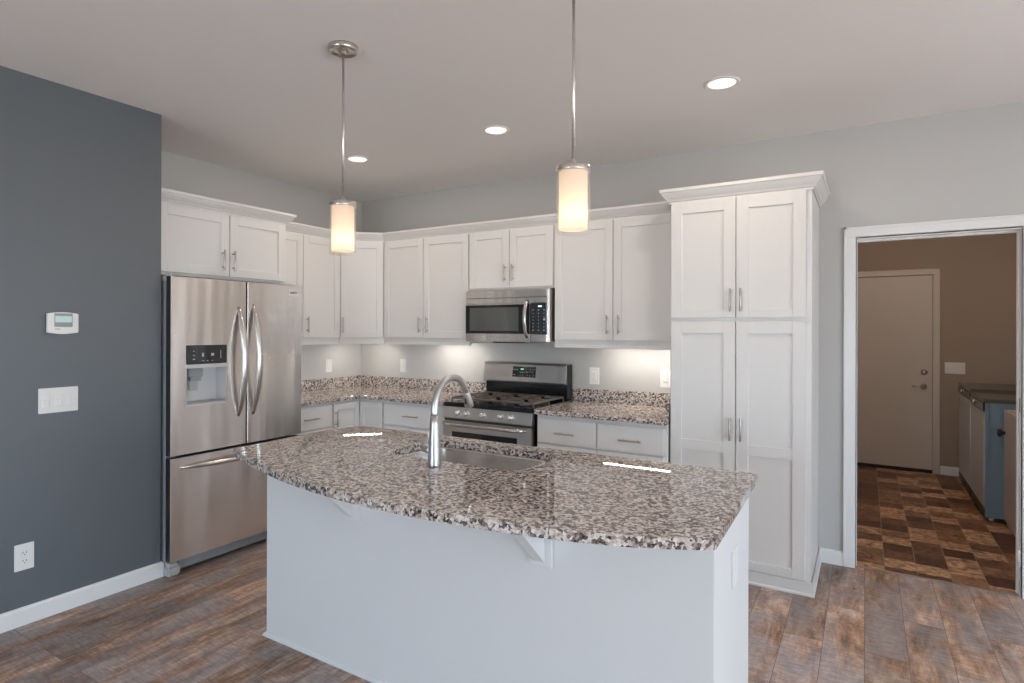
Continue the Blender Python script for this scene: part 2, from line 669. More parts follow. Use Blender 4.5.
bm = B(); box(bm, LWX - 0.3, RIGHT_X + 0.2, REAR_Y - 0.2, 4.345, -0.1, 0)
struct('floor', bm, 'wood')
bm = B(); box(bm, LX0 - 0.2, LX1 + 0.2, 4.345, LY1 + 0.2, -0.1, 0)
struct('floor_laundry', bm, 'tile')
bm = B(); box(bm, LWX - 0.3, RIGHT_X + 0.2, REAR_Y - 0.2, LY1 + 0.3, CZ, CZ + 0.15)
struct('ceiling', bm, 'ceiling')
bm = B(); box(bm, LWX - 0.2, DWX, REAR_Y - 0.05, DW_END, 0, CZ)
struct('wall_left_dark', bm, 'dark_wall')
bm = B(); box(bm, LWX - 0.2, LWX, DW_END, BWY + WT, 0, CZ)
struct('wall_left', bm, 'wall')
bm = B()
box(bm, LWX, OPX0, BWY, BWY + WT, 0, CZ)
box(bm, OPX1, ADDED_BACK_WINS[0][0], BWY, BWY + WT, 0, CZ)
for (a, b, z0, z1) in ADDED_BACK_WINS:
    box(bm, a, b, BWY, BWY + WT, 0, z0)
    box(bm, a, b, BWY, BWY + WT, z1, CZ)
box(bm, ADDED_BACK_WINS[0][1], RIGHT_X, BWY, BWY + WT, 0, CZ)
box(bm, OPX0, OPX1, BWY, BWY + WT, OPZ, CZ)
struct('wall_back', bm, 'wall')
# rear wall and right wall with their window openings
bm = B()
xs = [DWX]
for (a, b, z0, z1) in REAR_WINS:
    box(bm, xs[-1], a, REAR_Y - 0.12, REAR_Y, 0, CZ)
    box(bm, a, b, REAR_Y - 0.12, REAR_Y, 0, z0)
    box(bm, a, b, REAR_Y - 0.12, REAR_Y, z1, CZ)
    xs.append(b)
box(bm, xs[-1], RIGHT_X, REAR_Y - 0.12, REAR_Y, 0, CZ)
struct('wall_rear', bm, 'wall')
bm = B()
ys = [REAR_Y]
for (a, b, z0, z1) in RIGHT_WINS:
    box(bm, RIGHT_X, RIGHT_X + 0.12, ys[-1], a, 0, CZ)
    box(bm, RIGHT_X, RIGHT_X + 0.12, a, b, 0, z0)
    box(bm, RIGHT_X, RIGHT_X + 0.12, a, b, z1, CZ)
    ys.append(b)
box(bm, RIGHT_X, RIGHT_X + 0.12, ys[-1], BWY + WT, 0, CZ)
struct('wall_right', bm, 'wall')


def window(k, p, q, z0, z1, along):
    """white frame with a mullion and a pane in an opening of the rear or right wall"""
    bm = B()
    def bx(a0, a1, d0, d1, c0, c1):
        if along == 'b':
            box(bm, a0, a1, BWY + d0, BWY + d1, c0, c1, 0.003)
        elif along == 'x':
            box(bm, a0, a1, REAR_Y - d1, REAR_Y - d0, c0, c1, 0.003)
        else:
            box(bm, RIGHT_X + d0, RIGHT_X + d1, a0, a1, c0, c1, 0.003)
    t = 0.06
    bx(p, p + t, 0.02, 0.09, z0, z1)
    bx(q - t, q, 0.02, 0.09, z0, z1)
    bx(p + t, q - t, 0.02, 0.09, z0, z0 + t)
    bx(p + t, q - t, 0.02, 0.09, z1 - t, z1)
    mid = (p + q) / 2
    bx(mid - 0.035, mid + 0.035, 0.02, 0.09, z0 + t, z1 - t)
    fr = struct('window_%d' % k, bm, 'trim')
    bm = B()
    bx(p + t, q - t, 0.05, 0.056, z0 + t, z1 - t)
    link('pane', bm, 'glass', fr)


k = 0
for (a, b, z0, z1) in REAR_WINS:
    k += 1
    window(k, a, b, z0, z1, 'x')
for (a, b, z0, z1) in RIGHT_WINS:
    k += 1
    window(k, a, b, z0, z1, 'y')
for (a, b, z0, z1) in ADDED_BACK_WINS:
    k += 1
    window(k, a, b, z0, z1, 'b')

# laundry shell
bm = B(); box(bm, LX0 - 0.1, LX1 + 0.1, LY1, LY1 + 0.12, 0, CZ)
struct('wall_laundry_back', bm, 'taupe')
bm = B(); box(bm, LX0 - 0.12, LX0, BWY + WT, LY1, 0, CZ)
struct('wall_laundry_left', bm, 'taupe')
bm = B()
box(bm, LX1, LX1 + 0.1, BWY + WT, LY1, 0, CZ)
struct('wall_laundry_right', bm, 'taupe')


# baseboards
def base_prof(h, t):
    return [(0, 0.0), (t, 0.0), (t, h - 0.012), (t - 0.005, h - 0.002), (t * 0.4, h), (0, h)]


bm = B()
sweep_profile(bm, [(DWX, REAR_Y), (DWX, DW_END), (DWX - 0.10, DW_END)], base_prof(0.089, 0.014))
struct('baseboard_left', bm, 'trim')
bm = B()
sweep_profile(bm, [(-0.243, BWY), (OPX0 - 0.064, BWY)], base_prof(0.089, 0.014))
sweep_profile(bm, [(OPX1 + 0.064, BWY), (ADDED_BACK_WINS[0][0] - 0.02, BWY)], base_prof(0.089, 0.014))
struct('baseboard_back', bm, 'trim')
bm = B()
sweep_profile(bm, [(0.655, LY1), (LX1, LY1)], base_prof(0.085, 0.014))
struct('baseboard_laundry', bm, 'trim')


# casings
def casing(bm, x0, x1, ztop, w, y, t):
    """flat casing with a stepped inner bead round an opening, face towards -y"""
    for (a, b) in ((x0 - w, x0), (x1, x1 + w)):
        box(bm, a, b, y - t, y, 0, ztop, 0.003)
    box(bm, x0 - w, x1 + w, y - t, y, ztop, ztop + w, 0.003)
    for (a, b) in ((x0 - w, x0 - w + 0.014), (x1 + w - 0.014, x1 + w)):
        box(bm, a, b, y - t - 0.005, y - t + 0.001, 0, ztop + w, 0.002)
    box(bm, x0 - w, x1 + w, y - t - 0.005, y - t + 0.001, ztop + w - 0.014, ztop + w, 0.002)


bm = B()
casing(bm, OPX0 - 0.004, OPX1 + 0.004, OPZ + 0.006, 0.064, BWY, 0.015)
# jamb lining and stop
box(bm, OPX0 - 0.010, OPX0 + 0.001, BWY, BWY + WT, 0, OPZ)
box(bm, OPX1 - 0.001, OPX1 + 0.010, BWY, BWY + WT, 0, OPZ)
box(bm, OPX0, OPX1, BWY, BWY + WT, OPZ - 0.006, OPZ + 0.006)
box(bm, OPX1 - 0.009, OPX1 - 0.0005, BWY + 0.05, BWY + 0.085, 0, OPZ - 0.012, 0.002)
box(bm, OPX0 + 0.0005, OPX0 + 0.004, BWY + 0.05, BWY + 0.085, 0, OPZ - 0.012, 0.002)
box(bm, OPX0, OPX1, BWY + 0.05, BWY + 0.085, OPZ - 0.018, OPZ - 0.005, 0.002)
t1 = struct('trim_1', bm, 'trim')
bm = B(); box(bm, OPX1 - 0.0035, OPX1 - 0.0008, BWY + 0.012, BWY + 0.04, 1.02, 1.10, 0.0008)
link('strike_plate', bm, 'nickel', t1, 'brushed nickel strike plate')
bm = B(); lathe(bm, [(0.007, 0), (0.007, 0.09)], (OPX1 - 0.006, BWY + 0.006, 0.17), n=12)
link('hinge', bm, 'trim', t1)
bm = B(); box(bm, OPX0, OPX1, 4.334, 4.356, 0.0, 0.005, 0.002)
struct('trim_3', bm, 'nickel')

# laundry exterior door with casing
DX0, DX1, DZ = -0.335, 0.590, 2.045
bm = B(); casing(bm, DX0, DX1, DZ + 0.008, 0.060, LY1, 0.018)
struct('trim_2', bm, 'door_paint')
bm = B(); box(bm, DX0 + 0.004, DX1 - 0.004, LY1 - 0.012, LY1, 0.035, DZ, 0.002)
d1 = struct('door_1', bm, 'door_paint')
bm = B(); box(bm, DX0, DX1, LY1 - 0.018, LY1, 0.0, 0.033, 0.003)
link('sill', bm, 'black', d1)
bm = B()
lathe(bm, [(0.030, 0), (0.030, -0.008), (0.026, -0.014), (0.012, -0.016), (0.012, -0.022)], (0.518, LY1 - 0.012, 1.045), 'y', 24)
link('deadbolt', bm, 'lamp_metal', d1)
bm = B()
lathe(bm, [(0.029, 0), (0.029, -0.008), (0.012, -0.012), (0.011, -0.048)], (0.512, LY1 - 0.012, 0.895), 'y', 24)
tube(bm, [(0.515, LY1 - 0.058, 0.895), (0.47, LY1 - 0.060, 0.896), (0.41, LY1 - 0.058, 0.893)], [0.011, 0.009, 0.007], 12)
link('handle', bm, 'lamp_metal', d1)

# ------------------------------------------------------------------ cabinets
PULL = 0.135


def pull(parent, x, y, z, vertical=True, L=PULL):
    """bar pull in the parent's local frame, door face at Y, facing -y"""
    bm = B()
    so = 0.030
    h = L / 2
    if vertical:
        lathe(bm, [(0.0045, -h), (0.0055, -h + 0.002), (0.0055, h - 0.002), (0.0045, h)], (x, y - so, z), 'z', 12)
        for s in (-1, 1):
            lathe(bm, [(0.0045, 0.0), (0.0045, -so)], (x, y, z + s * L * 0.34), 'y', 10)
    else:
        lathe(bm, [(0.0045, -h), (0.0055, -h + 0.002), (0.0055, h - 0.002), (0.0045, h)], (x, y - so, z), 'x', 12)
        for s in (-1, 1):
            lathe(bm, [(0.0045, 0.0), (0.0045, -so)], (x + s * L * 0.34, y, z), 'y', 10)
    return link('handle', bm, 'nickel', parent)


def shaker(parent, x0, x1, z0, z1, yf, stile=0.058, top=None, bot=None, mids=(), name='door'):
    """frame-and-panel door, front face at YF facing -y; MIDS = [(z0, z1)] of extra rails"""
    top = top or stile
    bot = bot or stile
    bm = B()
    t = 0.020
    bv = 0.0014
    box(bm, x0, x0 + stile, yf, yf + t, z0, z1, bv)
    box(bm, x1 - stile, x1, yf, yf + t, z0, z1, bv)
    box(bm, x0 + stile, x1 - stile, yf, yf + t, z0, z0 + bot, bv)
    box(bm, x0 + stile, x1 - stile, yf, yf + t, z1 - top, z1, bv)
    for a, b in mids:
        box(bm, x0 + stile, x1 - stile, yf, yf + t, a, b, bv)
    box(bm, x0 + stile - 0.004, x1 - stile + 0.004, yf + 0.009, yf + t - 0.002, z0 + bot - 0.004, z1 - top + 0.004)
    return link(name, bm, 'cab', parent)


def slab(parent, x0, x1, z0, z1, yf, name='drawer'):
    bm = B()
    box(bm, x0, x1, yf, yf + 0.020, z0, z1, 0.005, 2)
    return link(name, bm, 'cab', parent)


def carcass(parent, x0, x1, y0, y1, z0, z1, toe=False):
    bm = B()
    if toe:
        box(bm, x0, x1, y0, y1, z0 + 0.10, z1, 0.001)
        box(bm, x0, x1, y0 + 0.07, y1, z0, z0 + 0.10)
    else:
        box(bm, x0, x1, y0, y1, z0, z1, 0.001)
    return link('carcass', bm, 'cab', parent)


CROWN = [(0.0, 2.255), (0.006, 2.255), (0.006, 2.267), (0.014, 2.270), (0.018, 2.278), (0.030, 2.290), (0.044, 2.308),
         (0.047, 2.316), (0.054, 2.318), (0.056, 2.335), (0.0, 2.335)]
UB, UT = 1.340, 2.256            # wall cabinets: bottom of the light rail, top
UDB, UDT = 1.398, 2.246          # their doors
UF = 3.990                       # face of the wall cabinets on the back wall
UFX = -3.945                     # and on the left wall
HZ = 1.508                       # pulls of the wall cabinets

WG = 'white wall cabinets'
# over the refrigerator (on the left wall, faces +x)
Y0, Y1 = 1.945, 2.888
cab = thing('wall_cabinet', 'short deep white two-door cabinet above the stainless refrigerator', 'cabinet', (-3.620, 0, 0), PI / 2, WG)
carcass(cab, Y0, Y1, 0.0, 0.640, 1.800, UT - 0.020)
dl = shaker(cab, Y0 + 0.004, 2.420, 1.818, 2.228, -0.020)
pull(dl, 2.368, -0.020, 1.924)
dr = shaker(cab, 2.426, Y1 - 0.020, 1.818, 2.228, -0.020)
pull(dr, 2.468 - 0.024, -0.020, 1.924)
bm = B()
sweep_profile(bm, [(Y0, 0.0), (Y1, 0.0), (Y1, 0.640)], [(o, z - 0.022) for o, z in CROWN])
link('crown_molding', bm, 'cab', cab)

# two-door cabinet on the left wall
cab = thing('wall_cabinet', 'tall white two-door cabinet on the left wall beside the refrigerator', 'cabinet', (UFX, 0, 0), PI / 2, WG)
ya, yb = 2.892, 3.718
carcass(cab, ya, yb, 0.0, 0.315, UB + 0.022, UT)
bm = B(); box(bm, ya, yb, 0.0, 0.022, UB, UB + 0.022, 0.001)
link('light_rail', bm, 'cab', cab)
d = shaker(cab, ya + 0.006, 3.305, UDB, UDT, -0.020)
pull(d, 3.262, -0.020, HZ)
d = shaker(cab, 3.311, yb - 0.006, UDB, UDT, -0.020)
pull(d, 3.343, -0.020, HZ)

# diagonal corner cabinet
A_, B_ = Vector((UFX, 3.722)), Vector((-3.660, UF))
dlen = (B_ - A_).length
ang = math.atan2(B_.y - A_.y, B_.x - A_.x)
cab = thing('wall_cabinet', 'white single-door cabinet set diagonally across the corner', 'cabinet', (A_.x, A_.y, 0), ang, WG)
inv = Matrix.Rotation(-ang, 2)
poly = [inv @ (Vector(p) - A_) for p in ((UFX, 3.722), (-3.660, UF), (-3.660, BWY - 0.002), (LWX + 0.002, BWY - 0.002), (LWX + 0.002, 3.722))]
bm = B(); prism(bm, [(p.x, p.y) for p in poly], UB + 0.022, UT)
link('carcass', bm, 'cab', cab)
bm = B(); box(bm, 0.0, dlen, 0.0, 0.022, UB, UB + 0.022, 0.001)
link('light_rail', bm, 'cab', cab)
d = shaker(cab, 0.012, dlen - 0.012, UDB, UDT, -0.020)
pull(d, 0.036, -0.020, HZ)


def upper(x0, x1, xs, db, label, handles, hz, bottom=UB, rail=True):
    cab = thing('wall_cabinet', label, 'cabinet', (0, UF, 0), 0, WG)
    carcass(cab, x0, x1, 0.0, BWY - UF - 0.002, bottom + (0.022 if rail else 0), UT)
    if rail:
        bm = B(); box(bm, x0, x1, 0.0, 0.022, bottom, bottom + 0.022, 0.001)
        link('light_rail', bm, 'cab', cab)
    d = shaker(cab, x0 + 0.008, xs - 0.003, db, UDT, -0.020)
    pull(d, handles[0], -0.020, hz)
    d = shaker(cab, xs + 0.003, x1 - 0.008, db, UDT, -0.020)
    pull(d, handles[1], -0.020, hz)
    return cab


upper(-3.657, -2.733, -3.203, UDB, 'tall white two-door cabinet between the corner cabinet and the microwave', (-3.229, -3.150), HZ)
upper(-2.731, -1.966, -2.350, 1.800, 'short white two-door cabinet directly above the microwave', (-2.385, -2.314), 1.911, 1.785, False)
upper(-1.964, -1.038, -1.504, UDB, 'tall white two-door cabinet between the microwave and the pantry', (-1.541, -1.458), HZ)

bm = B()
sweep_profile(bm, [(UFX, 2.945), (UFX, 3.722), (-3.660, UF), (-1.040, UF)], [(o, z - 0.008) for o, z in CROWN])
o = link('crown_molding', bm, 'cab')
tag(o, 'white crown molding running along the tops of the wall cabinets', 'molding')

# pantry
PX0, PX1, PY = -1.030, -0.252, 3.695
cab = thing('pantry_cabinet', 'tall white four-door pantry cabinet beside the laundry doorway', 'cabinet', (0, PY, 0), 0)
bm = B()
box(bm, PX0, PX1, 0.020, BWY - PY - 0.002, 0.0, UT, 0.001)
link('carcass', bm, 'cab', cab)
bm = B()
sweep_profile(bm, [(PX0, 0.020), (PX1 + 0.004, 0.020), (PX1 + 0.004, BWY - PY - 0.018)],
              [(0, 0), (0.014, 0), (0.014, 0.010), (0.008, 0.016), (0.008, 0.070), (0.006, 0.076), (0, 0.076)])
link('base_trim', bm, 'cab', cab)
PS = -0.645
rails = [(0.744, 0.808)]
d = shaker(cab, PX0 + 0.008, PS - 0.003, 0.086, 1.524, 0.0, 0.066, 0.070, 0.050, rails)
pull(d, PS - 0.029, 0.0, 0.893)
d = shaker(cab, PS + 0.003, PX1 - 0.028, 0.086, 1.524, 0.0, 0.066, 0.070, 0.050, rails)
pull(d, PS + 0.031, 0.0, 0.895)
d = shaker(cab, PX0 + 0.008, PS - 0.003, 1.547, 2.252, 0.0, 0.066, 0.068, 0.046)
pull(d, PS - 0.029, 0.0, 1.650)
d = shaker(cab, PS + 0.003, PX1 - 0.028, 1.547, 2.252, 0.0, 0.066, 0.068, 0.046)
pull(d, PS + 0.029, 0.0, 1.650)
bm = B()
sweep_profile(bm, [(PX0 - 0.004, 0.225), (PX0 - 0.004, 0.016), (PX1 + 0.004, 0.016), (PX1 + 0.004, BWY - PY - 0.002)],
              [(o * 0.95, 2.252 + (z - 2.255) * 1.08) for o, z in CROWN])
link('crown_molding', bm, 'cab', cab)

# base cabinets
BG = 'white base cabinets'
BFX, BFY = -3.660, 3.680
cab = thing('base_cabinet', 'white base cabinet with one drawer and a door beside the refrigerator', 'cabinet', (BFX, 0, 0), PI / 2, BG)
carcass(cab, 2.925, 3.374, 0.0, 0.600, 0.0, 0.884, True)
d = slab(cab, 2.935, 3.368, 0.690, 0.862, -0.020)
pull(d, 3.136, -0.020, 0.774, False, 0.150)
d = shaker(cab, 2.935, 3.368, 0.118, 0.680, -0.020)
pull(d, 3.325, -0.020, 0.60)
# lazy-susan corner cabinet with its two doors meeting in the corner
cab = thing('base_cabinet', 'white corner base cabinet with two doors meeting at the inner corner', 'cabinet', (0, 0, 0), 0, BG)
bm = B()
prism(bm, [(LWX + 0.004, 3.376), (BFX, 3.376), (BFX, BFY), (-3.374, BFY), (-3.374, BWY - 0.004), (LWX + 0.004, BWY - 0.004)], 0.0, 0.884)
link('carcass', bm, 'cab', cab)
d = shaker(cab, 0.0, 0.278, 0.118, 0.862, 0.0, 0.05)
d.location = (BFX + 0.020, 3.381, 0)
d.rotation_euler = (0, 0, PI / 2)
pull(d, 0.013, 0.0, 0.748)
d = shaker(cab, BFX + 0.023, -3.379, 0.118, 0.862, BFY - 0.020, 0.05)
# drawer base left of the range
cab = thing('base_cabinet', 'white base cabinet with one wide drawer between corner and range', 'cabinet', (0, BFY, 0), 0, BG)
carcass(cab, -3.372, -2.752, 0.0, 0.620, 0.0, 0.884, True)
d = slab(cab, -3.366, -2.812, 0.690, 0.862, -0.020)
pull(d, -3.062, -0.020, 0.777, False, 0.155)
d = shaker(cab, -3.366, -3.092, 0.118, 0.680, -0.020)
pull(d, -3.125, -0.020, 0.60)
d = shaker(cab, -3.086, -2.812, 0.118, 0.680, -0.020)
pull(d, -3.053, -0.020, 0.60)
# two-drawer base right of the range
cab = thing('base_cabinet', 'white base cabinet with two drawers side by side between range and pantry', 'cabinet', (0, BFY, 0), 0, BG)
carcass(cab, -1.945, -1.038, 0.0, 0.620, 0.0, 0.884, True)
for x0, x1, hx in ((-1.937, -1.502, -1.720), (-1.494, -1.056, -1.265)):
    d = slab(cab, x0, x1, 0.690, 0.858, -0.020)
    pull(d, hx, -0.020, 0.768, False, 0.145)
    d = shaker(cab, x0, x1, 0.118, 0.680, -0.020)
    pull(d, x1 - 0.04 if x0 < -1.9 else x0 + 0.04, -0.020, 0.60)


# ------------------------------------------------------------------ countertops
def rounded(poly, r, n=6):
    """round the corners of a 2D polygon; R a number or one per corner"""
    out = []
    k = len(poly)
    rr = r if isinstance(r, (list, tuple)) else [r] * k
    for i in range(k):
        p = Vector(poly[i])
        if rr[i] <= 0:
            out.append((p.x, p.y))
            continue
        a = (Vector(poly[i - 1]) - p).normalized()
        b = (Vector(poly[(i + 1) % k]) - p).normalized()
        half = a.angle(b) / 2
        dist = rr[i] / math.tan(half)
        c = p + (a + b).normalized() * (rr[i] / math.sin(half))
        s = p + a * dist - c
        e_ = p + b * dist - c
        a0 = math.atan2(s.y, s.x)
        a1 = math.atan2(e_.y, e_.x)
        da = (a1 - a0 + PI) % (2 * PI) - PI
        for j in range(n + 1):
            t = a0 + da * j / n
            out.append((c.x + rr[i] * math.cos(t), c.y + rr[i] * math.sin(t)))
    return out


CB, CT = 0.885, 0.916
ct = thing('countertop', 'granite countertop running from refrigerator round the corner to the range', 'countertop', (0, 0, 0), 0, 'granite countertops along the walls')
bm = B()
prism(bm, [(LWX + 0.002, 2.918), (-3.620, 2.918), (-3.620, 3.640), (-2.748, 3.640), (-2.748, BWY - 0.002), (LWX + 0.002, BWY - 0.002)], CB, CT)
o = link('slab', bm, 'granite', ct)
bevel_mod(o, 0.004)
bm = B()
prism(bm, [(LWX + 0.002, 2.918), (LWX + 0.022, 2.918), (LWX + 0.022, BWY - 0.022), (-2.748, BWY - 0.022), (-2.748, BWY - 0.002), (LWX + 0.002, BWY - 0.002)], CT, 1.014)
o = link('backsplash', bm, 'granite', ct)
bevel_mod(o, 0.002)
ct = thing('countertop', 'short granite countertop between the range and the pantry', 'countertop', (0, 0, 0), 0, 'granite countertops along the walls')
bm = B()
prism(bm, [(-1.952, 3.640), (-1.036, 3.640), (-1.036, BWY - 0.002), (-1.952, BWY - 0.002)], CB, CT)
o = link('slab', bm, 'granite', ct)
bevel_mod(o, 0.004)
bm = B()
prism(bm, [(-1.952, BWY - 0.022), (-1.056, BWY - 0.022), (-1.056, 3.700), (-1.036, 3.700), (-1.036, BWY - 0.002), (-1.952, BWY - 0.002)], CT, 1.014)
o = link('backsplash', bm, 'granite', ct)
bevel_mod(o, 0.002)

# ------------------------------------------------------------------ island
isl = thing('kitchen_island', 'white panelled kitchen island under the curved granite top', 'kitchen island', (0, 0, 0), 0)
IX0, IX1, IY0, IY1 = -2.440, -0.379, 1.842, 2.452
bm = B()
box(bm, IX0, IX1, IY0, IY0 + 0.018, 0.0, 0.884, 0.0015)
link('front_panel', bm, 'island', isl)
bm = B()
box(bm, IX1 - 0.018, IX1, IY0 + 0.0185, IY1, 0.0, 0.884, 0.0015)
link('end_panel', bm, 'island', isl)
bm = B()
box(bm, IX0, IX0 + 0.018, IY0 + 0.0185, IY1, 0.0, 0.884, 0.0015)
link('end_panel', bm, 'island', isl)
bm = B()
box(bm, IX0 + 0.0185, IX1 - 0.0185, IY1 - 0.03, IY1 - 0.012, 0.10, 0.884)
box(bm, IX0 + 0.0185, IX1 - 0.0185, IY0 + 0.0185, IY1 - 0.03, 0.10, 0.118)
box(bm, IX0 + 0.0185, IX1 - 0.0185, IY1 - 0.10, IY1 - 0.082, 0.0, 0.10)
link('carcass', bm, 'island', isl)
w_ = (IX1 - IX0 - 0.06) / 4
for i in range(4):      # doors on the range side
    xa = IX0 + 0.03 + i * w_
    d = shaker(isl, -(xa + w_ - 0.003), -(xa + 0.003), 0.118, 0.865, -0.012)
    d.location = (0, IY1 - 0.004, 0)
    d.rotation_euler = (0, 0, PI)
    pull(d, -(xa + (w_ - 0.04 if i % 2 == 0 else 0.04)), -0.012, 0.76)
bm = B()
sweep_profile(bm, [(IX0, IY1 - 0.1), (IX0, IY0), (IX1, IY0)], [(0, 0), (0.013, 0), (0.013, 0.005), (0.010, 0.012), (0.005, 0.017), (0, 0.018)])
link('shoe_molding', bm, 'island', isl)
for xa, xb in ((-1.922, -1.816), (-0.998, -0.908)):
    bm = B()
    box(bm, xa, xb, IY0 - 0.022, IY0, 0.655, 0.884, 0.002)
    xm = (xa + xb) / 2
    h_ = 0.021
    vs = []
    prof = [(IY0 - 0.022, 0.672), (IY0 - 0.022, 0.884), (IY0 - 0.235, 0.884), (IY0 - 0.235, 0.866)]
    for x in (xm - h_, xm + h_):
        vs.append([bm.verts.new((x, y, z)) for y, z in prof])
    bm.faces.new(vs[0]); bm.faces.new(vs[1][::-1])
    for i in range(4):
        j = (i + 1) % 4
        bm.faces.new((vs[0][i], vs[1][i], vs[1][j], vs[0][j]))
    o = link('corbel', bm, 'island', isl)
    bevel_mod(o, 0.0015, 1)

# curved top with the sink cut-out
arc_pts = [(-2.487, 1.690), (-2.20, 1.592), (-1.877, 1.500), (-1.532, 1.446), (-1.248, 1.436), (-0.962, 1.460), (-0.720, 1.501), (-0.512, 1.566), (-0.338, 1.655)]


def catmull(p, n=6):
    out = []
    for i in range(len(p) - 1):
        a, b, c, d = (Vector(p[max(i - 1, 0)]), Vector(p[i]), Vector(p[i + 1]), Vector(p[min(i + 2, len(p) - 1)]))
        for j in range(n):
            t = j / n
            q = 0.5 * ((2 * b) + (c - a) * t + (2 * a - 5 * b + 4 * c - d) * t * t + (3 * b - a - 3 * c + d) * t ** 3)
            out.append((q.x, q.y))
    out.append(tuple(p[-1]))
    return out


front = catmull(arc_pts)
k = len(front)
outer = rounded(front + [(-0.352, 2.500), (-2.535, 2.500)], [0.03] + [0] * (k - 2) + [0.02, 0.025, 0.13])
SX0, SX1, SY0, SY1 = -1.840, -1.150, 2.012, 2.392
hole = rounded([(SX0, SY0), (SX1, SY0), (SX1, SY1), (SX0, SY1)], 0.07)
bm = B()
prism(bm, outer, CB, CT, [hole])
o = link('island_countertop', bm, 'granite')
bevel_mod(o, 0.005)
tag(o, 'large curved speckled granite top of the kitchen island', 'countertop')

# undermount sink
sk = thing('sink', 'stainless undermount sink set in the island top', 'sink', (0, 0, 0), 0)
bm = B()
rings = []
ZS = CB - 0.002
for (g, z, r) in ((0.022, ZS, 0.075), (-0.002, ZS, 0.07), (-0.004, ZS - 0.01, 0.07), (-0.010, 0.74, 0.07), (-0.020, 0.715, 0.06), (-0.045, 0.705, 0.05)):
    lp = rounded([(SX0 - g, SY0 - g), (SX1 + g, SY0 - g), (SX1 + g, SY1 + g), (SX0 - g, SY1 + g)], r)
    rings.append([bm.verts.new((x, y, z)) for x, y in lp])
for a, b in zip(rings, rings[1:]):
    n_ = len(a)
    for i in range(n_):
        j = (i + 1) % n_
        f = bm.faces.new((a[i], a[j], b[j], b[i]))
        f.smooth = True
bm.faces.new(rings[-1])
o = link('basin', bm, 'sink', sk)
md = o.modifiers.new('thick', 'SOLIDIFY')
md.thickness = 0.0015
md.offset = -1
bm = B()
lathe(bm, [(0.045, 0.0), (0.045, 0.003), (0.03, 0.0035), (0.028, 0.001)], ((SX0 + SX1) / 2, (SY0 + SY1) / 2 + 0.05, 0.7055), 'z', 24)
link('drain', bm, 'chrome', sk)

# pull-down faucet
fc = thing('faucet', 'tall arched stainless pull-down faucet standing on the island beside the sink', 'faucet', (-1.489, 1.922, CT), 0.05)
bm = B()
lathe(bm, [(0.0275, 0.0), (0.0275, 0.006), (0.0262, 0.03), (0.0235, 0.09), (0.0195, 0.17), (0.0165, 0.205)], (0, 0, 0), 'z', 28)
link('body', bm, 'faucet', fc)
bm = B()
R_, ZC = 0.127, 0.226
pts = [(0, 0, 0.200), (0, 0, 0.215)]
AE = math.radians(24)
for i in range(0, 23):
    a = PI - (PI - AE) * i / 22
    pts.append((0, R_ + R_ * math.cos(a), ZC + R_ * math.sin(a)))
tube(bm, pts, [0.0158 - 0.0012 * min(1, i / 6) for i in range(len(pts))], 18)
link('neck', bm, 'faucet', fc)
hy, hz_ = R_ + R_ * math.cos(AE), ZC + R_ * math.sin(AE)
ty, tz = math.sin(AE), -math.cos(AE)
bm = B()
tube(bm, [(0, hy + ty * q, hz_ + tz * q) for q in (-0.002, 0.004, 0.02, 0.045, 0.066, 0.072)], [0.0150, 0.0165, 0.0172, 0.0192, 0.0205, 0.0185], 20)
link('spray_head', bm, 'faucet', fc)
bm = B()
by, bz_ = hy + ty * 0.032 - 0.0165, hz_ + tz * 0.032 - 0.008
box(bm, -0.006, 0.006, by - 0.003, by + 0.004, bz_ - 0.016, bz_ + 0.016, 0.002)
link('button', bm, 'black', fc)
bm = B()
tube(bm, [(-0.012, 0.004, 0.062), (-0.045, 0.02, 0.060), (-0.066, 0.030, 0.062), (-0.072, 0.033, 0.063)], [0.0205, 0.0185, 0.0185, 0.016], 18)
hb = link('valve', bm, 'faucet', fc)
bm = B()
tube(bm, [(-0.068, 0.031, 0.066), (-0.080, 0.06, 0.095), (-0.086, 0.095, 0.125)], [(0.009, 0.006), (0.007, 0.004), (0.006, 0.0035)], 12)
link('lever', bm, 'faucet', hb)

# ------------------------------------------------------------------ refrigerator
FX, FY, FW, FZ = -3.470, 1.955, 0.956, 1.782
rf = thing('refrigerator', 'stainless french-door refrigerator with bottom freezer and ice dispenser', 'refrigerator', (FX, FY, 0), PI / 2)
bm = B()
box(bm, 0.002, FW - 0.002, 0.122, 0.770, 0.03, 1.765, 0.003); box(bm, 0.002, 0.060, 0.054, 0.1225, 0.03, 1.765, 0.002); box(bm, FW - 0.060, FW - 0.002, 0.054, 0.1225, 0.03, 1.765, 0.002)
link('case', bm, 'grey', rf)


bm = B(); box(bm, 0.49, 0.524, 0.052, 0.1215, 0.06, 1.76, 0.001); box(bm, 0.062, FW - 0.062, 0.052, 0.1215, 0.690, 0.726, 0.001)  # black strips behind the door gaps stand in for the shade there
link('seam_shade_strip', bm, 'black', rf)


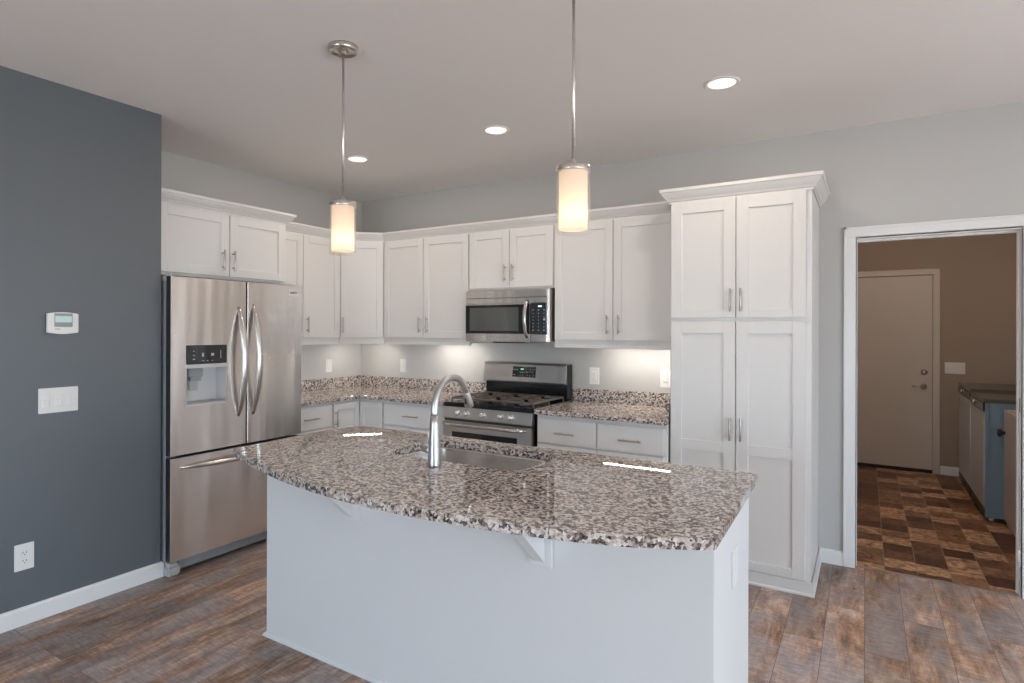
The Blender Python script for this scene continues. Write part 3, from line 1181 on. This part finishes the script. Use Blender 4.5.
def fridge_door(bm, x0, x1, z0, z1, hole=None, bow=0.0):
    """steel-faced door slab; front at y = 0, dark edges"""
    xs_ = sorted({x0, x0 + 0.004, *([hole[0], hole[1]] if hole else [(x0 + x1) / 2]), x1 - 0.004, x1})
    zs_ = sorted({z0, *([hole[2], hole[3]] if hole else []), z1})
    T = 0.050
    def yy(x):
        d_ = min(x - x0, x1 - x)
        return 0.003 if d_ < 1e-6 else 0.0
    fr = {(i, j): bm.verts.new((x, yy(x), z)) for i, x in enumerate(xs_) for j, z in enumerate(zs_)}
    bk = {(i, j): bm.verts.new((x, T, z)) for i, x in enumerate(xs_) for j, z in enumerate(zs_)}
    ni, nj = len(xs_), len(zs_)
    for i in range(ni - 1):
        for j in range(nj - 1):
            inside = hole and xs_[i] >= hole[0] - 1e-6 and xs_[i + 1] <= hole[1] + 1e-6 and zs_[j] >= hole[2] - 1e-6 and zs_[j + 1] <= hole[3] + 1e-6
            if not inside:
                bm.faces.new((fr[i, j], fr[i + 1, j], fr[i + 1, j + 1], fr[i, j + 1]))
            if not inside:
                f = bm.faces.new((bk[i, j], bk[i, j + 1], bk[i + 1, j + 1], bk[i + 1, j])); f.material_index = 1
    for i in range(ni - 1):
        for j, s in ((0, 1), (nj - 1, -1)):
            f = bm.faces.new((fr[i, j], bk[i, j], bk[i + 1, j], fr[i + 1, j])); f.material_index = 1
    for j in range(nj - 1):
        for i in (0, ni - 1):
            f = bm.faces.new((fr[i, j], fr[i, j + 1], bk[i, j + 1], bk[i, j])); f.material_index = 1


def bow_handle(parent, pts, radii, feet):
    bm = B()
    tube(bm, pts, radii, 18, up=Vector((0, 1, 0)))
    return link('handle', bm, 'steel_h', parent)


SPLIT = 0.507
HX0, HX1, HZ0, HZ1 = 0.092, 0.362, 1.000, 1.372
bm = B(); fridge_door(bm, 0.0, SPLIT - 0.005, 0.716, FZ, (HX0, HX1, HZ0, HZ1))
ldoor = link('door', bm, ['steel', 'black'], rf, 'left stainless door with the ice dispenser')
bm = B(); fridge_door(bm, SPLIT + 0.005, FW, 0.716, FZ)
rdoor = link('door', bm, ['steel', 'black'], rf, 'right stainless door with a small badge')
bm = B(); fridge_door(bm, 0.0, FW, 0.090, 0.700)
fz = link('freezer_drawer', bm, ['steel', 'black'], rf)
N_ = 22
for (dd, xh, za, zb) in ((ldoor, 0.447, 0.905, 1.612), (rdoor, 0.556, 0.905, 1.635)):
    pts, rad = [], []
    for i in range(N_ + 1):
        t = i / N_
        s = math.sin(PI * t)
        pts.append((xh, 0.004 - 0.075 * s ** 0.8, za + (zb - za) * t))
        rad.append((0.011 + 0.011 * min(1, s * 1.8), 0.008 + 0.008 * min(1, s * 2)))
    bow_handle(dd, pts, rad, None)
pts, rad = [], []
for i in range(N_ + 1):
    t = i / N_
    s = math.sin(PI * t)
    pts.append((0.060 + 0.828 * t, 0.004 - 0.062 * s ** 0.6, 0.640))
    rad.append((0.007 + 0.008 * min(1, s * 2), 0.006 + 0.006 * min(1, s * 2)))
bow_handle(fz, pts, rad, None)
# dispenser in the left door
bm = B()
fr_w = 0.010
box(bm, HX0, HX0 + 0.006, 0.002, 0.116, HZ0, HZ1)
box(bm, HX1 - 0.006, HX1, 0.002, 0.116, HZ0, HZ1)
box(bm, HX0 + 0.006, HX1 - 0.006, 0.108, 0.116, HZ0, HZ1)
box(bm, HX0 + 0.006, HX1 - 0.006, 0.002, 0.108, HZ1 - 0.006, HZ1)
box(bm, HX0 + 0.006, HX1 - 0.006, 0.002, 0.108, HZ0, HZ0 + 0.010)
link('dispenser_recess', bm, 'liner', ldoor)
bm = B(); box(bm, HX0 + 0.002, HX1 - 0.002, -0.002, 0.030, 1.255, HZ1 - 0.001, 0.002)
cp = link('control_panel', bm, 'black_glass', ldoor, 'glossy black control panel')
bm = B()
for px, pz, w, h in ((0.140, 1.335, 0.012, 0.004), (0.140, 1.310, 0.012, 0.004), (0.140, 1.285, 0.012, 0.006), (0.198, 1.312, 0.012, 0.022), (0.262, 1.312, 0.020, 0.016),
                     (0.200, 1.275, 0.012, 0.003), (0.228, 1.275, 0.012, 0.003), (0.262, 1.275, 0.012, 0.003), (0.318, 1.312, 0.003, 0.05)):
    box(bm, px - w / 2, px + w / 2, -0.0032, -0.0018, pz - h / 2, pz + h / 2)
link('key_marks', bm, 'legend', cp)
bm = B(); box(bm, HX0 - 0.002, HX1 + 0.002, -0.006, 0.03, 1.230, 1.254, 0.004, 2)
link('trim_bar', bm, 'liner', ldoor)
bm = B()
for (a, b, c, d_) in ((0.13, 0.225, 1.175, 1.229), (0.142, 0.213, 1.150, 1.176)):
    box(bm, a, b, 0.035, 0.100, c, d_, 0.004)
link('ice_chute', bm, 'bezel', ldoor)
bm = B(); box(bm, 0.15, 0.205, 0.060, 0.068, 1.09, 1.152, 0.003)
link('paddle', bm, 'grey_plastic', ldoor)
bm = B(); box(bm, HX0 + 0.008, HX1 - 0.008, 0.000, 0.107, HZ0 + 0.010, HZ0 + 0.018, 0.002)
link('drip_tray', bm, 'grey_plastic', ldoor)
bm = B(); box(bm, 0.846, 0.912, -0.004, 0.001, 1.708, 1.742, 0.0015)
bd = link('badge', bm, 'knob', rdoor, 'small silver maker badge')
bm = B()
for i in range(9):
    xx = 0.852 + i * 0.0062
    box(bm, xx, xx + 0.0036, -0.0055, -0.0035, 1.722, 1.737)
link('raised_lettering', bm, 'grey', bd)
bm = B(); box(bm, -0.002, 0.055, 0.045, 0.115, 1.754, 1.790, 0.004, 2); lathe(bm, [(0.013, 0), (0.013, 0.030)], (0.022, 0.042, 1.768), 'z', 14)
link('hinge_cover', bm, 'grey_plastic', rf)
bm = B(); box(bm, FW - 0.055, FW - 0.01, 0.055, 0.115, 1.766, 1.792, 0.004, 2)
link('hinge_cover', bm, 'grey_plastic', rf)
bm = B(); box(bm, 0.07, FW - 0.01, 0.035, 0.075, 0.022, 0.086, 0.003); box(bm, 0.07, FW - 0.01, 0.030, 0.036, 0.030, 0.036)
link('toe_grille', bm, 'grey', rf)
bm = B(); box(bm, -0.006, 0.072, 0.012, 0.115, 0.0, 0.062, 0.010, 2); box(bm, 0.0, 0.05, 0.006, 0.05, 0.064, 0.082, 0.003)
link('foot_cover', bm, 'grey_plastic', rf)
for yy_ in (0.2, 0.7):
    for xx in (0.08, FW - 0.08):
        bm = B(); lathe(bm, [(0.022, 0), (0.022, 0.03)], (xx, yy_, 0.0), 'z', 14)
        link('roller', bm, 'black', rf)

# ------------------------------------------------------------------ range
RX0, RX1, RY = -2.735, -1.966, 3.632
rg = thing('gas_range', 'stainless freestanding gas range with black cooktop between the cabinets', 'range', (RX0, RY, 0), 0)
RW = RX1 - RX0
bm = B()
box(bm, 0.002, RW - 0.002, 0.030, 0.655, 0.04, 0.892, 0.002)
link('body', bm, 'black', rg)
for xx in (0.05, RW - 0.05):
    for yy_ in (0.08, 0.6):
        bm = B(); lathe(bm, [(0.016, 0), (0.016, 0.04)], (xx, yy_, 0), 'z', 12)
        link('foot', bm, 'black', rg)
# control panel, slightly tilted back
bm = B()
vs = [[bm.verts.new((x, y, z)) for y, z in ((0.000, 0.806), (0.016, 0.888), (0.05, 0.892), (0.05, 0.800), (0.004, 0.800))] for x in (0.0, RW)]
bm.faces.new(vs[0]); bm.faces.new(vs[1][::-1])
for i in range(5):
    j = (i + 1) % 5
    bm.faces.new((vs[0][i], vs[1][i], vs[1][j], vs[0][j]))
o = link('control_panel', bm, 'steel_dark', rg)
bevel_mod(o, 0.003)
for kx in (-2.598, -2.520, -2.373, -2.219, -2.140):
    bm = B()
    c = (kx - RX0, 0.009, 0.845)
    lathe(bm, [(0.0235, 0.002), (0.0235, -0.004), (0.021, -0.006), (0.0195, -0.024), (0.0165, -0.029), (0.006, -0.030)], c, 'y', 24)
    box(bm, c[0] - 0.003, c[0] + 0.003, c[1] - 0.034, c[1] - 0.028, c[2] - 0.015, c[2] + 0.015, 0.001)
    link('knob', bm, 'knob', rg)
bm = B(); box(bm, 0.01, RW - 0.01, 0.012, 0.05, 0.783, 0.800)
for i in range(9):
    box(bm, 0.06 + i * 0.075, 0.10 + i * 0.075, 0.008, 0.013, 0.788, 0.795)
link('vent_slot', bm, 'slot', rg)
bm = B(); box(bm, 0.0, RW, 0.0, 0.045, 0.225, 0.782, 0.005, 2)
od = link('oven_door', bm, 'steel_dark', rg)
bm = B(); box(bm, 0.085, RW - 0.112, -0.002, 0.004, 0.330, 0.708, 0.004, 2)
link('window', bm, 'oven_glass', od)
pts, rad = [], []
for i in range(15):
    t = i / 14
    s = math.sin(PI * t)
    pts.append((0.008 + (RW - 0.05) * t, 0.002 - 0.052 * min(1, s * 3) ** 0.7, 0.762))
    rad.append((0.013, 0.010))
bm = B(); tube(bm, pts, rad, 16, up=Vector((0, 1, 0)))
link('handle', bm, 'steel_h', od)
bm = B(); box(bm, 0.0, RW, 0.004, 0.045, 0.055, 0.215, 0.005, 2)
dw = link('drawer', bm, 'steel_dark', rg)
# cooktop
bm = B(); box(bm, 0.0, RW, 0.014, 0.600, 0.893, 0.912, 0.004, 2)
box(bm, 0.0, RW, 0.012, 0.060, 0.886, 0.921, 0.005, 2)
link('cooktop', bm, 'black_gloss', rg)
bm = B()
box(bm, RW - 0.012, RW + 0.003, 0.03, 0.63, 0.906, 0.916, 0.003)
link('side_trim', bm, 'steel_h', rg)
bm = B()
box(bm, -0.003, 0.012, 0.03, 0.63, 0.906, 0.916, 0.003)
link('side_trim', bm, 'steel_h', rg)
for (bx_, by_, r) in ((0.16, 0.19, 0.046), (0.16, 0.45, 0.036), (0.385, 0.32, 0.05), (0.61, 0.19, 0.036), (0.61, 0.45, 0.046)):
    bm = B()
    lathe(bm, [(r, 0), (r, 0.012), (r * 0.95, 0.013), (r * 0.92, 0.020), (r * 0.6, 0.023)], (bx_, by_, 0.911), 'z', 24)
    link('burner', bm, 'iron', rg)
for gi, (ga, gb) in enumerate(((0.025, 0.265), (0.270, 0.500), (0.505, 0.745))):
    bm = B()
    z0, z1 = 0.940, 0.953
    w = 0.009
    for yy_ in (0.075, 0.315, 0.565):
        box(bm, ga, gb, yy_, yy_ + w, z0, z1, 0.002)
    for xx in (ga, gb - w):
        box(bm, xx, xx + w, 0.084, 0.565, z0, z1, 0.002)
    mid = (ga + gb) / 2
    for yc in (0.185, 0.45):
        box(bm, mid - w / 2, mid + w / 2, yc - 0.10, yc - 0.03, z0, z1 + 0.003, 0.002)
        box(bm, mid - w / 2, mid + w / 2, yc + 0.03, yc + 0.11, z0, z1 + 0.003, 0.002)
        box(bm, ga + w, mid - 0.03, yc - w / 2, yc + w / 2, z0, z1 + 0.003, 0.002)
        box(bm, mid + 0.03, gb - w, yc - w / 2, yc + w / 2, z0, z1 + 0.003, 0.002)
    for xx in (ga, gb - w):
        for yy_ in (0.075, 0.315, 0.565):
            box(bm, xx, xx + w, yy_, yy_ + w, 0.911, z0)
    link('grate', bm, 'iron', rg)
# backguard
bm = B()
box(bm, 0.012, RW - 0.0, 0.590, 0.655, 0.892, 1.050, 0.003)
link('riser', bm, 'black_gloss', rg, 'glossy black lower back panel')
bm = B()
vs = [[bm.verts.new((x, y, z)) for y, z in ((0.560, 1.042), (0.552, 1.052), (0.576, 1.190), (0.590, 1.203), (0.660, 1.203), (0.660, 1.042))] for x in (0.0, RW)]
bm.faces.new(vs[0]); bm.faces.new(vs[1][::-1])
for i in range(6):
    j = (i + 1) % 6
    bm.faces.new((vs[0][i], vs[1][i], vs[1][j], vs[0][j]))
bg = bevel_mod(link('backguard', bm, 'steel_dark', rg), 0.004)
bm = B(); box(bm, RW - 0.001, RW + 0.006, 0.575, 0.66, 0.93, 1.196, 0.003)
link('end_cap', bm, 'black', rg)


def tilt(y0, z0, z):       # y of the tilted backguard face at height z
    return 0.552 + (z - 1.052) * (0.024 / 0.138)


bm = B()
xa, xb = 0.288, 0.500
za, zb = 1.088, 1.172
vs = [bm.verts.new(p) for p in ((xa, tilt(0, 0, za) - 0.003, za), (xb, tilt(0, 0, za) - 0.003, za), (xb, tilt(0, 0, zb) - 0.003, zb), (xa, tilt(0, 0, zb) - 0.003, zb))]
f = bm.faces.new(vs)
r = bmesh.ops.extrude_face_region(bm, geom=[f])
for v in [g for g in r['geom'] if isinstance(g, bmesh.types.BMVert)]:
    v.co.y += 0.008
ds = link('display', bm, 'black_glass', bg)
bm = B()
def mark(bm, x, z, w, h):
    box(bm, x - w / 2, x + w / 2, tilt(0, 0, z) - 0.0045, tilt(0, 0, z) - 0.001, z - h / 2, z + h / 2)
for i, x in enumerate((0.366, 0.376, 0.386)):
    mark(bm, x, 1.152, 0.006, 0.011)
link('clock_digits', bm, 'digits', ds)
bm = B()
for x, z, w in ((0.305, 1.146, 0.016), (0.328, 1.146, 0.016), (0.305, 1.106, 0.024), (0.362, 1.126, 0.006), (0.380, 1.126, 0.012), (0.405, 1.126, 0.006), (0.425, 1.126, 0.012),
                (0.362, 1.102, 0.006), (0.385, 1.102, 0.006), (0.425, 1.102, 0.009), (0.45, 1.102, 0.008), (0.485, 1.102, 0.009), (0.452, 1.132, 0.005), (0.47, 1.132, 0.005),
                (0.45, 1.152, 0.005), (0.47, 1.152, 0.005), (0.488, 1.152, 0.005)):
    mark(bm, x, z, w, 0.005)
link('key_marks', bm, 'legend', ds)

# ------------------------------------------------------------------ microwave
MX0, MX1, MY, MZ0, MZ1 = -2.714, -1.978, 3.905, 1.378, 1.772
mw = thing('microwave', 'stainless over-the-range microwave under the short wall cabinet', 'microwave', (MX0, MY, 0), 0)
MW = MX1 - MX0
bm = B(); box(bm, 0.0, MW, 0.022, BWY - MY - 0.004, MZ0 + 0.004, MZ1 + 0.008, 0.003)
link('case', bm, 'steel_dark', mw)
bm = B(); box(bm, 0.0, MW - 0.008, 0.0, 0.022, 1.716, MZ1, 0.003); box(bm, 0.0, MW - 0.008, 0.002, 0.022, 1.670, 1.714, 0.003)
link('vent_panel', bm, 'steel', mw)
bm = B()
box(bm, 0.0, 0.588, -0.004, 0.022, MZ0, 1.668, 0.004, 2)
dr = link('door', bm, 'steel', mw)
bm = B(); box(bm, 0.003, 0.586, -0.0075, -0.002, 1.440, 1.662, 0.002)
wn_ = link('window_frame', bm, 'black_gloss', dr)
bm = B(); box(bm, 0.045, 0.490, -0.0095, -0.006, 1.462, 1.642, 0.001)
link('glass', bm, 'mw_glass', wn_)
pts, rad = [], []
for i in range(17):
    t = i / 16
    s = math.sin(PI * t)
    pts.append((0.563, -0.002 - 0.050 * s ** 0.7, 1.412 + 0.282 * t))
    rad.append((0.014, 0.008))
bm = B(); tube(bm, pts, rad, 16, up=Vector((0, 1, 0)))
link('handle', bm, 'steel_h', dr)
bm = B(); lathe(bm, [(0.006, 0), (0.006, -0.0015)], (0.04, -0.004, 1.412), 'y', 16)
link('emblem', bm, 'knob', dr)
bm = B(); box(bm, 0.591, MW - 0.012, -0.003, 0.022, 1.440, 1.668, 0.003)
cp = link('control_panel', bm, 'black_glass', mw)
bm = B(); box(bm, 0.591, MW - 0.012, 0.0, 0.022, MZ0, 1.438, 0.003); box(bm, MW - 0.011, MW, 0.0, 0.022, MZ0, MZ1, 0.003)
link('trim_panel', bm, 'steel', mw)
bm = B(); box(bm, 0.655, 0.685, -0.0042, -0.002, 1.640, 1.652)
link('clock_digits', bm, 'ice', cp)
bm = B()
for i in range(3):
    for j in range(7):
        xx = 0.613 + i * 0.045
        zz = 1.618 - j * 0.025
        w = 0.010 if j in (0, 6) else 0.005
        box(bm, xx - w / 2, xx + w / 2, -0.0042, -0.002, zz - 0.003, zz + 0.003)
box(bm, 0.698, 0.712, -0.0042, -0.002, 1.54, 1.556)
link('key_marks', bm, 'legend', cp)
bm = B(); box(bm, 0.25, 0.53, 0.01, 0.30, MZ0 - 0.010, MZ0 + 0.004, 0.003)
link('filter_tray', bm, 'black', mw)


# ------------------------------------------------------------------ lamps
def pendant(x, y, label):
    t = thing('pendant_light', label, 'pendant light', (x, y, 0), 0, 'pendant lights over the island')
    bm = B()
    lathe(bm, [(0.066, CZ), (0.066, CZ - 0.020), (0.062, CZ - 0.024), (0.056, CZ - 0.024), (0.052, CZ - 0.018), (0.014, CZ - 0.016), (0.012, CZ - 0.030), (0.007, CZ - 0.034)], (0, 0, 0), 'z', 40)
    link('canopy', bm, 'lamp_metal', t)
    bm = B(); lathe(bm, [(0.0062, 2.065), (0.0052, CZ - 0.030)], (0, 0, 0), 'z', 12)
    link('stem', bm, 'lamp_metal', t)
    bm = B(); lathe(bm, [(0.0585, 2.022), (0.0590, 2.024), (0.0590, 2.040), (0.056, 2.043), (0.011, 2.044), (0.011, 2.058), (0.007, 2.066)], (0, 0, 0), 'z', 40)
    link('cap', bm, 'lamp_metal', t)
    bm = B(); lathe(bm, [(0.0578, 2.021), (0.0578, 1.808)], (0, 0, 0), 'z', 40, cap=False)
    o = link('glass_shade', bm, 'glass', t, 'clear outer glass cylinder')
    bm = B(); lathe(bm, [(0.0495, 2.021), (0.0495, 1.822)], (0, 0, 0), 'z', 40, cap=False)
    link('inner_shade', bm, 'opal', t, 'frosted white inner cylinder')
    bm = B(); lathe(bm, [(0.012, 2.021), (0.013, 1.985), (0.013, 1.955)], (0, 0, 0), 'z', 16)
    link('socket', bm, 'plate', t)
    bm = B()
    prof = [(0.012, 1.957), (0.016, 1.945)] + [(0.029 * math.sin(a) if a > 0.5 else 0.016, 1.905 + 0.029 * math.cos(a)) for a in [0.6 + i * (PI - 0.65) / 9 for i in range(10)]]
    lathe(bm, prof, (0, 0, 0), 'z', 20)
    link('bulb', bm, 'bulb', t)
    d = bpy.data.lights.new('pendant_glow', 'POINT')
    d.energy = PENDANT_POWER
    d.color = (1.0, 0.72, 0.45)
    d.shadow_soft_size = 0.01
    o = bpy.data.objects.new('pendant_glow', d)
    o.location = (0, 0, 1.868)
    o.parent = t
    C.objects.link(o)


pendant(-1.993, 1.900, 'lit glass pendant lamp on a long stem, its ceiling canopy in view, nearer the refrigerator')
pendant(-0.866, 1.900, 'lit glass pendant lamp hanging nearer the pantry, its ceiling canopy out of view')


def can(x, y, label):
    t = thing('recessed_light', label, 'ceiling light', (x, y, CZ), 0, 'recessed ceiling lights')
    bm = B()
    lathe(bm, [(0.088, 0.0), (0.087, -0.004), (0.080, -0.006), (0.070, -0.005), (0.068, 0.0)], (0, 0, 0), 'z', 40, cap=False)
    link('trim_ring', bm, 'plate', t)
    bm = B(); lathe(bm, [(0.069, -0.0005), (0.067, -0.0028), (0.03, -0.0035), (0.002, -0.0036)], (0, 0, 0), 'z', 40)
    link('lens', bm, 'lens', t)
    d = bpy.data.lights.new('can_glow', 'AREA')
    d.shape = 'DISK'
    d.size = 0.12
    d.energy = CAN_POWER
    d.color = (1.0, 0.84, 0.70)
    o = bpy.data.objects.new('can_glow', d)
    o.location = (0, 0, -0.008)
    o.parent = t
    C.objects.link(o)


can(-0.628, 3.196, 'glowing round ceiling downlight nearest the pantry')
can(-1.995, 3.200, 'glowing round ceiling downlight in front of the range, middle of the row')
can(-3.214, 3.210, 'glowing round ceiling downlight nearest the corner cabinet, smallest in view')


def strip(loc, rz, L, label):
    t = thing('under_cabinet_light', label, 'cabinet light', loc, rz, 'under-cabinet light bars')
    bm = B(); box(bm, -L / 2, L / 2, -0.025, 0.025, 0.0, 0.018, 0.003)
    link('housing', bm, 'plate', t)
    bm = B(); box(bm, -L / 2 + 0.008, L / 2 - 0.008, -0.006, 0.006, -0.003, -0.0002, 0.001)
    link('diffuser', bm, 'strip', t)


SZ = UB + 0.022 - 0.018
strip((-4.10, 3.13, SZ), PI / 2, 0.44, 'white light bar under the cabinet beside the refrigerator')
strip((-3.97, 4.04, SZ), ang, 0.36, 'white light bar under the diagonal corner cabinet')
strip((-3.06, 4.14, SZ), 0, 0.42, 'white light bar under the cabinet next to the microwave on its corner side')
strip((-1.36, 4.14, SZ), 0, 0.56, 'white light bar under the cabinet next to the pantry')

# dim warm ceiling light in the laundry
lt = thing('laundry_ceiling_light', 'round flush ceiling light inside the laundry room', 'ceiling light', (0.35, 5.7, CZ), 0)
bm = B(); lathe(bm, [(0.15, 0.0), (0.15, -0.02), (0.14, -0.025)], (0, 0, 0), 'z', 32)
link('base', bm, 'plate', lt)
bm = B(); lathe(bm, [(0.14, -0.022), (0.135, -0.05), (0.10, -0.075), (0.03, -0.085)], (0, 0, 0), 'z', 32, cap=True)
link('dome', bm, simple('dim_dome', (0.9, 0.8, 0.7), 0.4, em=0.6, emc=(1, 0.75, 0.55)), lt)
d = bpy.data.lights.new('laundry_glow', 'POINT')
d.energy = LAUNDRY_POWER
d.color = (1.0, 0.83, 0.68)
d.shadow_soft_size = 0.12
o = bpy.data.objects.new('laundry_glow', d)
o.location = (0, 0, -0.20)
o.parent = lt
C.objects.link(o)


# ------------------------------------------------------------------ wall plates and thermostat
def wall_plate(name, label, cat, loc, rz, w, h, kind, group=None):
    """plate in the xz plane of its own frame, facing -y"""
    t = thing(name, label, cat, loc, rz, group)
    bm = B(); box(bm, -w / 2, w / 2, -0.006, 0.0, -h / 2, h / 2, 0.002, 2)
    link('plate', bm, 'plate', t)
    if kind == 'decora':
        bm = B(); box(bm, -0.017, 0.017, -0.0085, -0.005, -0.034, 0.034, 0.002)
        link('insert', bm, 'plate', t)
    elif kind == 'outlet':
        for s in (-1, 1):
            bm = B(); box(bm, -0.017, 0.017, -0.0085, -0.005, s * 0.020 - 0.0145, s * 0.020 + 0.0145, 0.002)
            sk_ = link('socket', bm, 'plate', t)
            bm = B()
            for xx in (-0.007, 0.007):
                box(bm, xx - 0.0012, xx + 0.0012, -0.0092, -0.008, s * 0.020 - 0.002, s * 0.020 + 0.007)
            lathe(bm, [(0.0026, 0.0), (0.0026, -0.0008)], (0, -0.0084, s * 0.020 - 0.0085), 'y', 10)
            link('slot', bm, 'slot', sk_)
    else:
        n_ = kind
        for i in range(n_):
            cx_ = (i - (n_ - 1) / 2) * (w / n_ if n_ < 3 else 0.056)
            bm = B(); box(bm, cx_ - 0.0165, cx_ + 0.0165, -0.0082, -0.005, -0.033, 0.033, 0.0015)
            box(bm, cx_ - 0.014, cx_ + 0.014, -0.0105, -0.0075, -0.029, 0.003, 0.0015)
            link('rocker', bm, 'plate', t)
    return t


WPG = 'white plates on the kitchen walls'
wall_plate('wall_outlet', 'white outlet above the granite backsplash on the left wall', 'outlet', (LWX, 3.890, 1.128), PI / 2, 0.078, 0.120, 'decora', WPG)
wall_plate('wall_outlet', 'white outlet on the back wall between the corner and the range', 'outlet', (-3.713, BWY, 1.127), 0, 0.072, 0.122, 'decora', WPG)
wall_plate('wall_outlet', 'white outlet on the back wall just right of the range', 'outlet', (-1.781, BWY, 1.115), 0, 0.080, 0.130, 'decora', WPG)
wall_plate('light_switch', 'single white rocker switch on the back wall close to the pantry', 'light switch', (-1.229, BWY, 1.121), 0, 0.080, 0.130, 1, WPG)
wall_plate('light_switch', 'wide white three-gang switch on the charcoal wall below the thermostat', 'light switch', (DWX, 1.412, 1.102), PI / 2, 0.178, 0.128, 3)
wall_plate('wall_outlet', 'white duplex outlet low on the charcoal wall above the baseboard', 'outlet', (DWX, 1.266, 0.337), PI / 2, 0.082, 0.130, 'outlet')
wall_plate('wall_outlet', 'white outlet on the end panel of the kitchen island', 'outlet', (IX1, 2.150, 0.668), PI / 2, 0.084, 0.128, 'decora')
wall_plate('light_switch', 'wide switch plate on the laundry wall above the dryer, beside the laundry door', 'light switch', (0.773, LY1, 1.092), 0, 0.165, 0.118, 3)

th = thing('thermostat', 'small white digital thermostat on the charcoal wall', 'thermostat', (DWX, 1.423, 1.499), PI / 2)
bm = B(); box(bm, -0.068, 0.068, -0.008, 0.0, -0.048, 0.048, 0.003)
link('back_plate', bm, 'slot', th)
bm = B()
n_ = 14
outl = [(-0.070 + 0.14 * i / n_, -(0.049 + 0.008 * math.sin(PI * i / n_))) for i in range(n_ + 1)] + \
       [(0.070 - 0.14 * i / n_, 0.049 + 0.008 * math.sin(PI * i / n_)) for i in range(n_ + 1)]
vf = [bm.verts.new((x, -0.030, z)) for x, z in outl]
vb = [bm.verts.new((x, -0.007, z)) for x, z in outl]
bm.faces.new(vf); bm.faces.new(vb[::-1])
for i in range(len(outl)):
    j = (i + 1) % len(outl)
    bm.faces.new((vf[i], vb[i], vb[j], vf[j]))
o = bevel_mod(link('housing', bm, 'plate', th), 0.004)
bm = B(); box(bm, -0.041, 0.041, -0.032, -0.029, -0.019, 0.050, 0.001)
bz = link('bezel', bm, 'bezel', th)
bm = B(); box(bm, -0.038, 0.036, -0.0335, -0.0315, 0.004, 0.036, 0.0005)
link('screen', bm, 'lcd', bz)
bm = B()
for i in range(5):
    box(bm, -0.038 + i * 0.005, -0.0345 + i * 0.005, -0.0308, -0.0295, -0.033, -0.0285)
link('printed_mark', bm, 'mark', th)
for s in (-1, 1):
    bm = B()
    for i in range(2):
        box(bm, s * 0.055 - 0.007, s * 0.055 + 0.007, -0.0318, -0.0295, 0.010 + i * 0.018, 0.020 + i * 0.018, 0.001)
    link('button_pair', bm, 'plate', th)


# ------------------------------------------------------------------ laundry machines
def machine(name, label, y0, y1, cat, hh):
    t = thing(name, label, cat, (0.785, y0, 0), 0, 'laundry machines')
    D, w = 0.69, y1 - y0
    bm = B(); box(bm, 0.006, D, 0.0, w, 0.03, hh - 0.03, 0.004, 2); box(bm, 0.002, 0.03, -0.004, w, 0.03, hh - 0.03, 0.004, 2)
    link('cabinet', bm, 'washer_side', t)
    bm = B(); box(bm, -0.002, 0.004, 0.012, w - 0.004, 0.10, hh - 0.11, 0.002, 1)
    fp = link('front_panel', bm, 'washer_front', t)
    bm = B(); box(bm, -0.004, 0.004, 0.02, w - 0.02, 0.16, hh - 0.15, 0.006, 2)
    link('access_panel', bm, 'washer_front', fp)
    bm = B(); box(bm, -0.001, 0.004, 0.012, w - 0.004, 0.03, 0.095, 0.001)
    link('toe_panel', bm, 'black', t)
    bm = B(); box(bm, -0.010, 0.004, 0.002, w - 0.002, hh - 0.095, hh - 0.031, 0.004, 2)
    cp_ = link('control_panel', bm, 'black_gloss', t)
    bm = B(); lathe(bm, [(0.020, 0.0), (0.018, -0.012), (0.01, -0.013)], (-0.010, w * 0.62, hh - 0.062), 'x', 20)
    link('dial', bm, 'knob', cp_)
    bm = B(); box(bm, -0.008, D, -0.002, w + 0.002, hh - 0.03, hh, 0.006, 2)
    link('top', bm, 'washer_top', t)
    for xx in (0.05, D - 0.05):
        for yy_ in (0.05, w - 0.05):
            bm = B(); lathe(bm, [(0.016, 0), (0.016, 0.032)], (xx, yy_, 0), 'z', 12)
            link('foot', bm, 'plate', t)


machine('washing_machine', 'laundry machine nearer the doorway, blue daylight painted into its side panel', 5.905, 6.600, 'washing machine', 0.945)
machine('clothes_dryer', 'laundry machine standing behind the nearer one, against the far laundry wall', 6.612, 7.380, 'dryer', 0.965)

lc = thing('laundry_cabinet', 'low beige laundry cabinet with a round black knob in front of the machines', 'cabinet', (0.890, 4.62, 0), PI / 2)
CW, CD, CH = 1.235, 0.60, 0.880
# its front faces the middle of the laundry (-x): build it mirrored, front at local y = 0
lc.rotation_euler = (0, 0, -PI / 2)
lc.location = (0.890, 4.62 + CW, 0)
bm = B(); box(bm, 0.0, CW, 0.020, CD, 0.0, CH, 0.003)
link('carcass', bm, 'beige', lc)
for (xa, xb, kx) in ((0.004, CW / 2 - 0.002, 0.055), (CW / 2 + 0.002, CW - 0.004, CW - 0.055)):
    bm = B(); box(bm, xa, xb, 0.0, 0.019, 0.05, CH - 0.004, 0.003)
    dd = link('door', bm, 'beige', lc)
    bm = B(); lathe(bm, [(0.012, 0.0), (0.012, -0.018), (0.028, -0.022), (0.032, -0.034), (0.026, -0.044), (0.008, -0.047)], (kx, 0.0, 0.707), 'y', 24)
    link('knob', bm, 'black', dd)
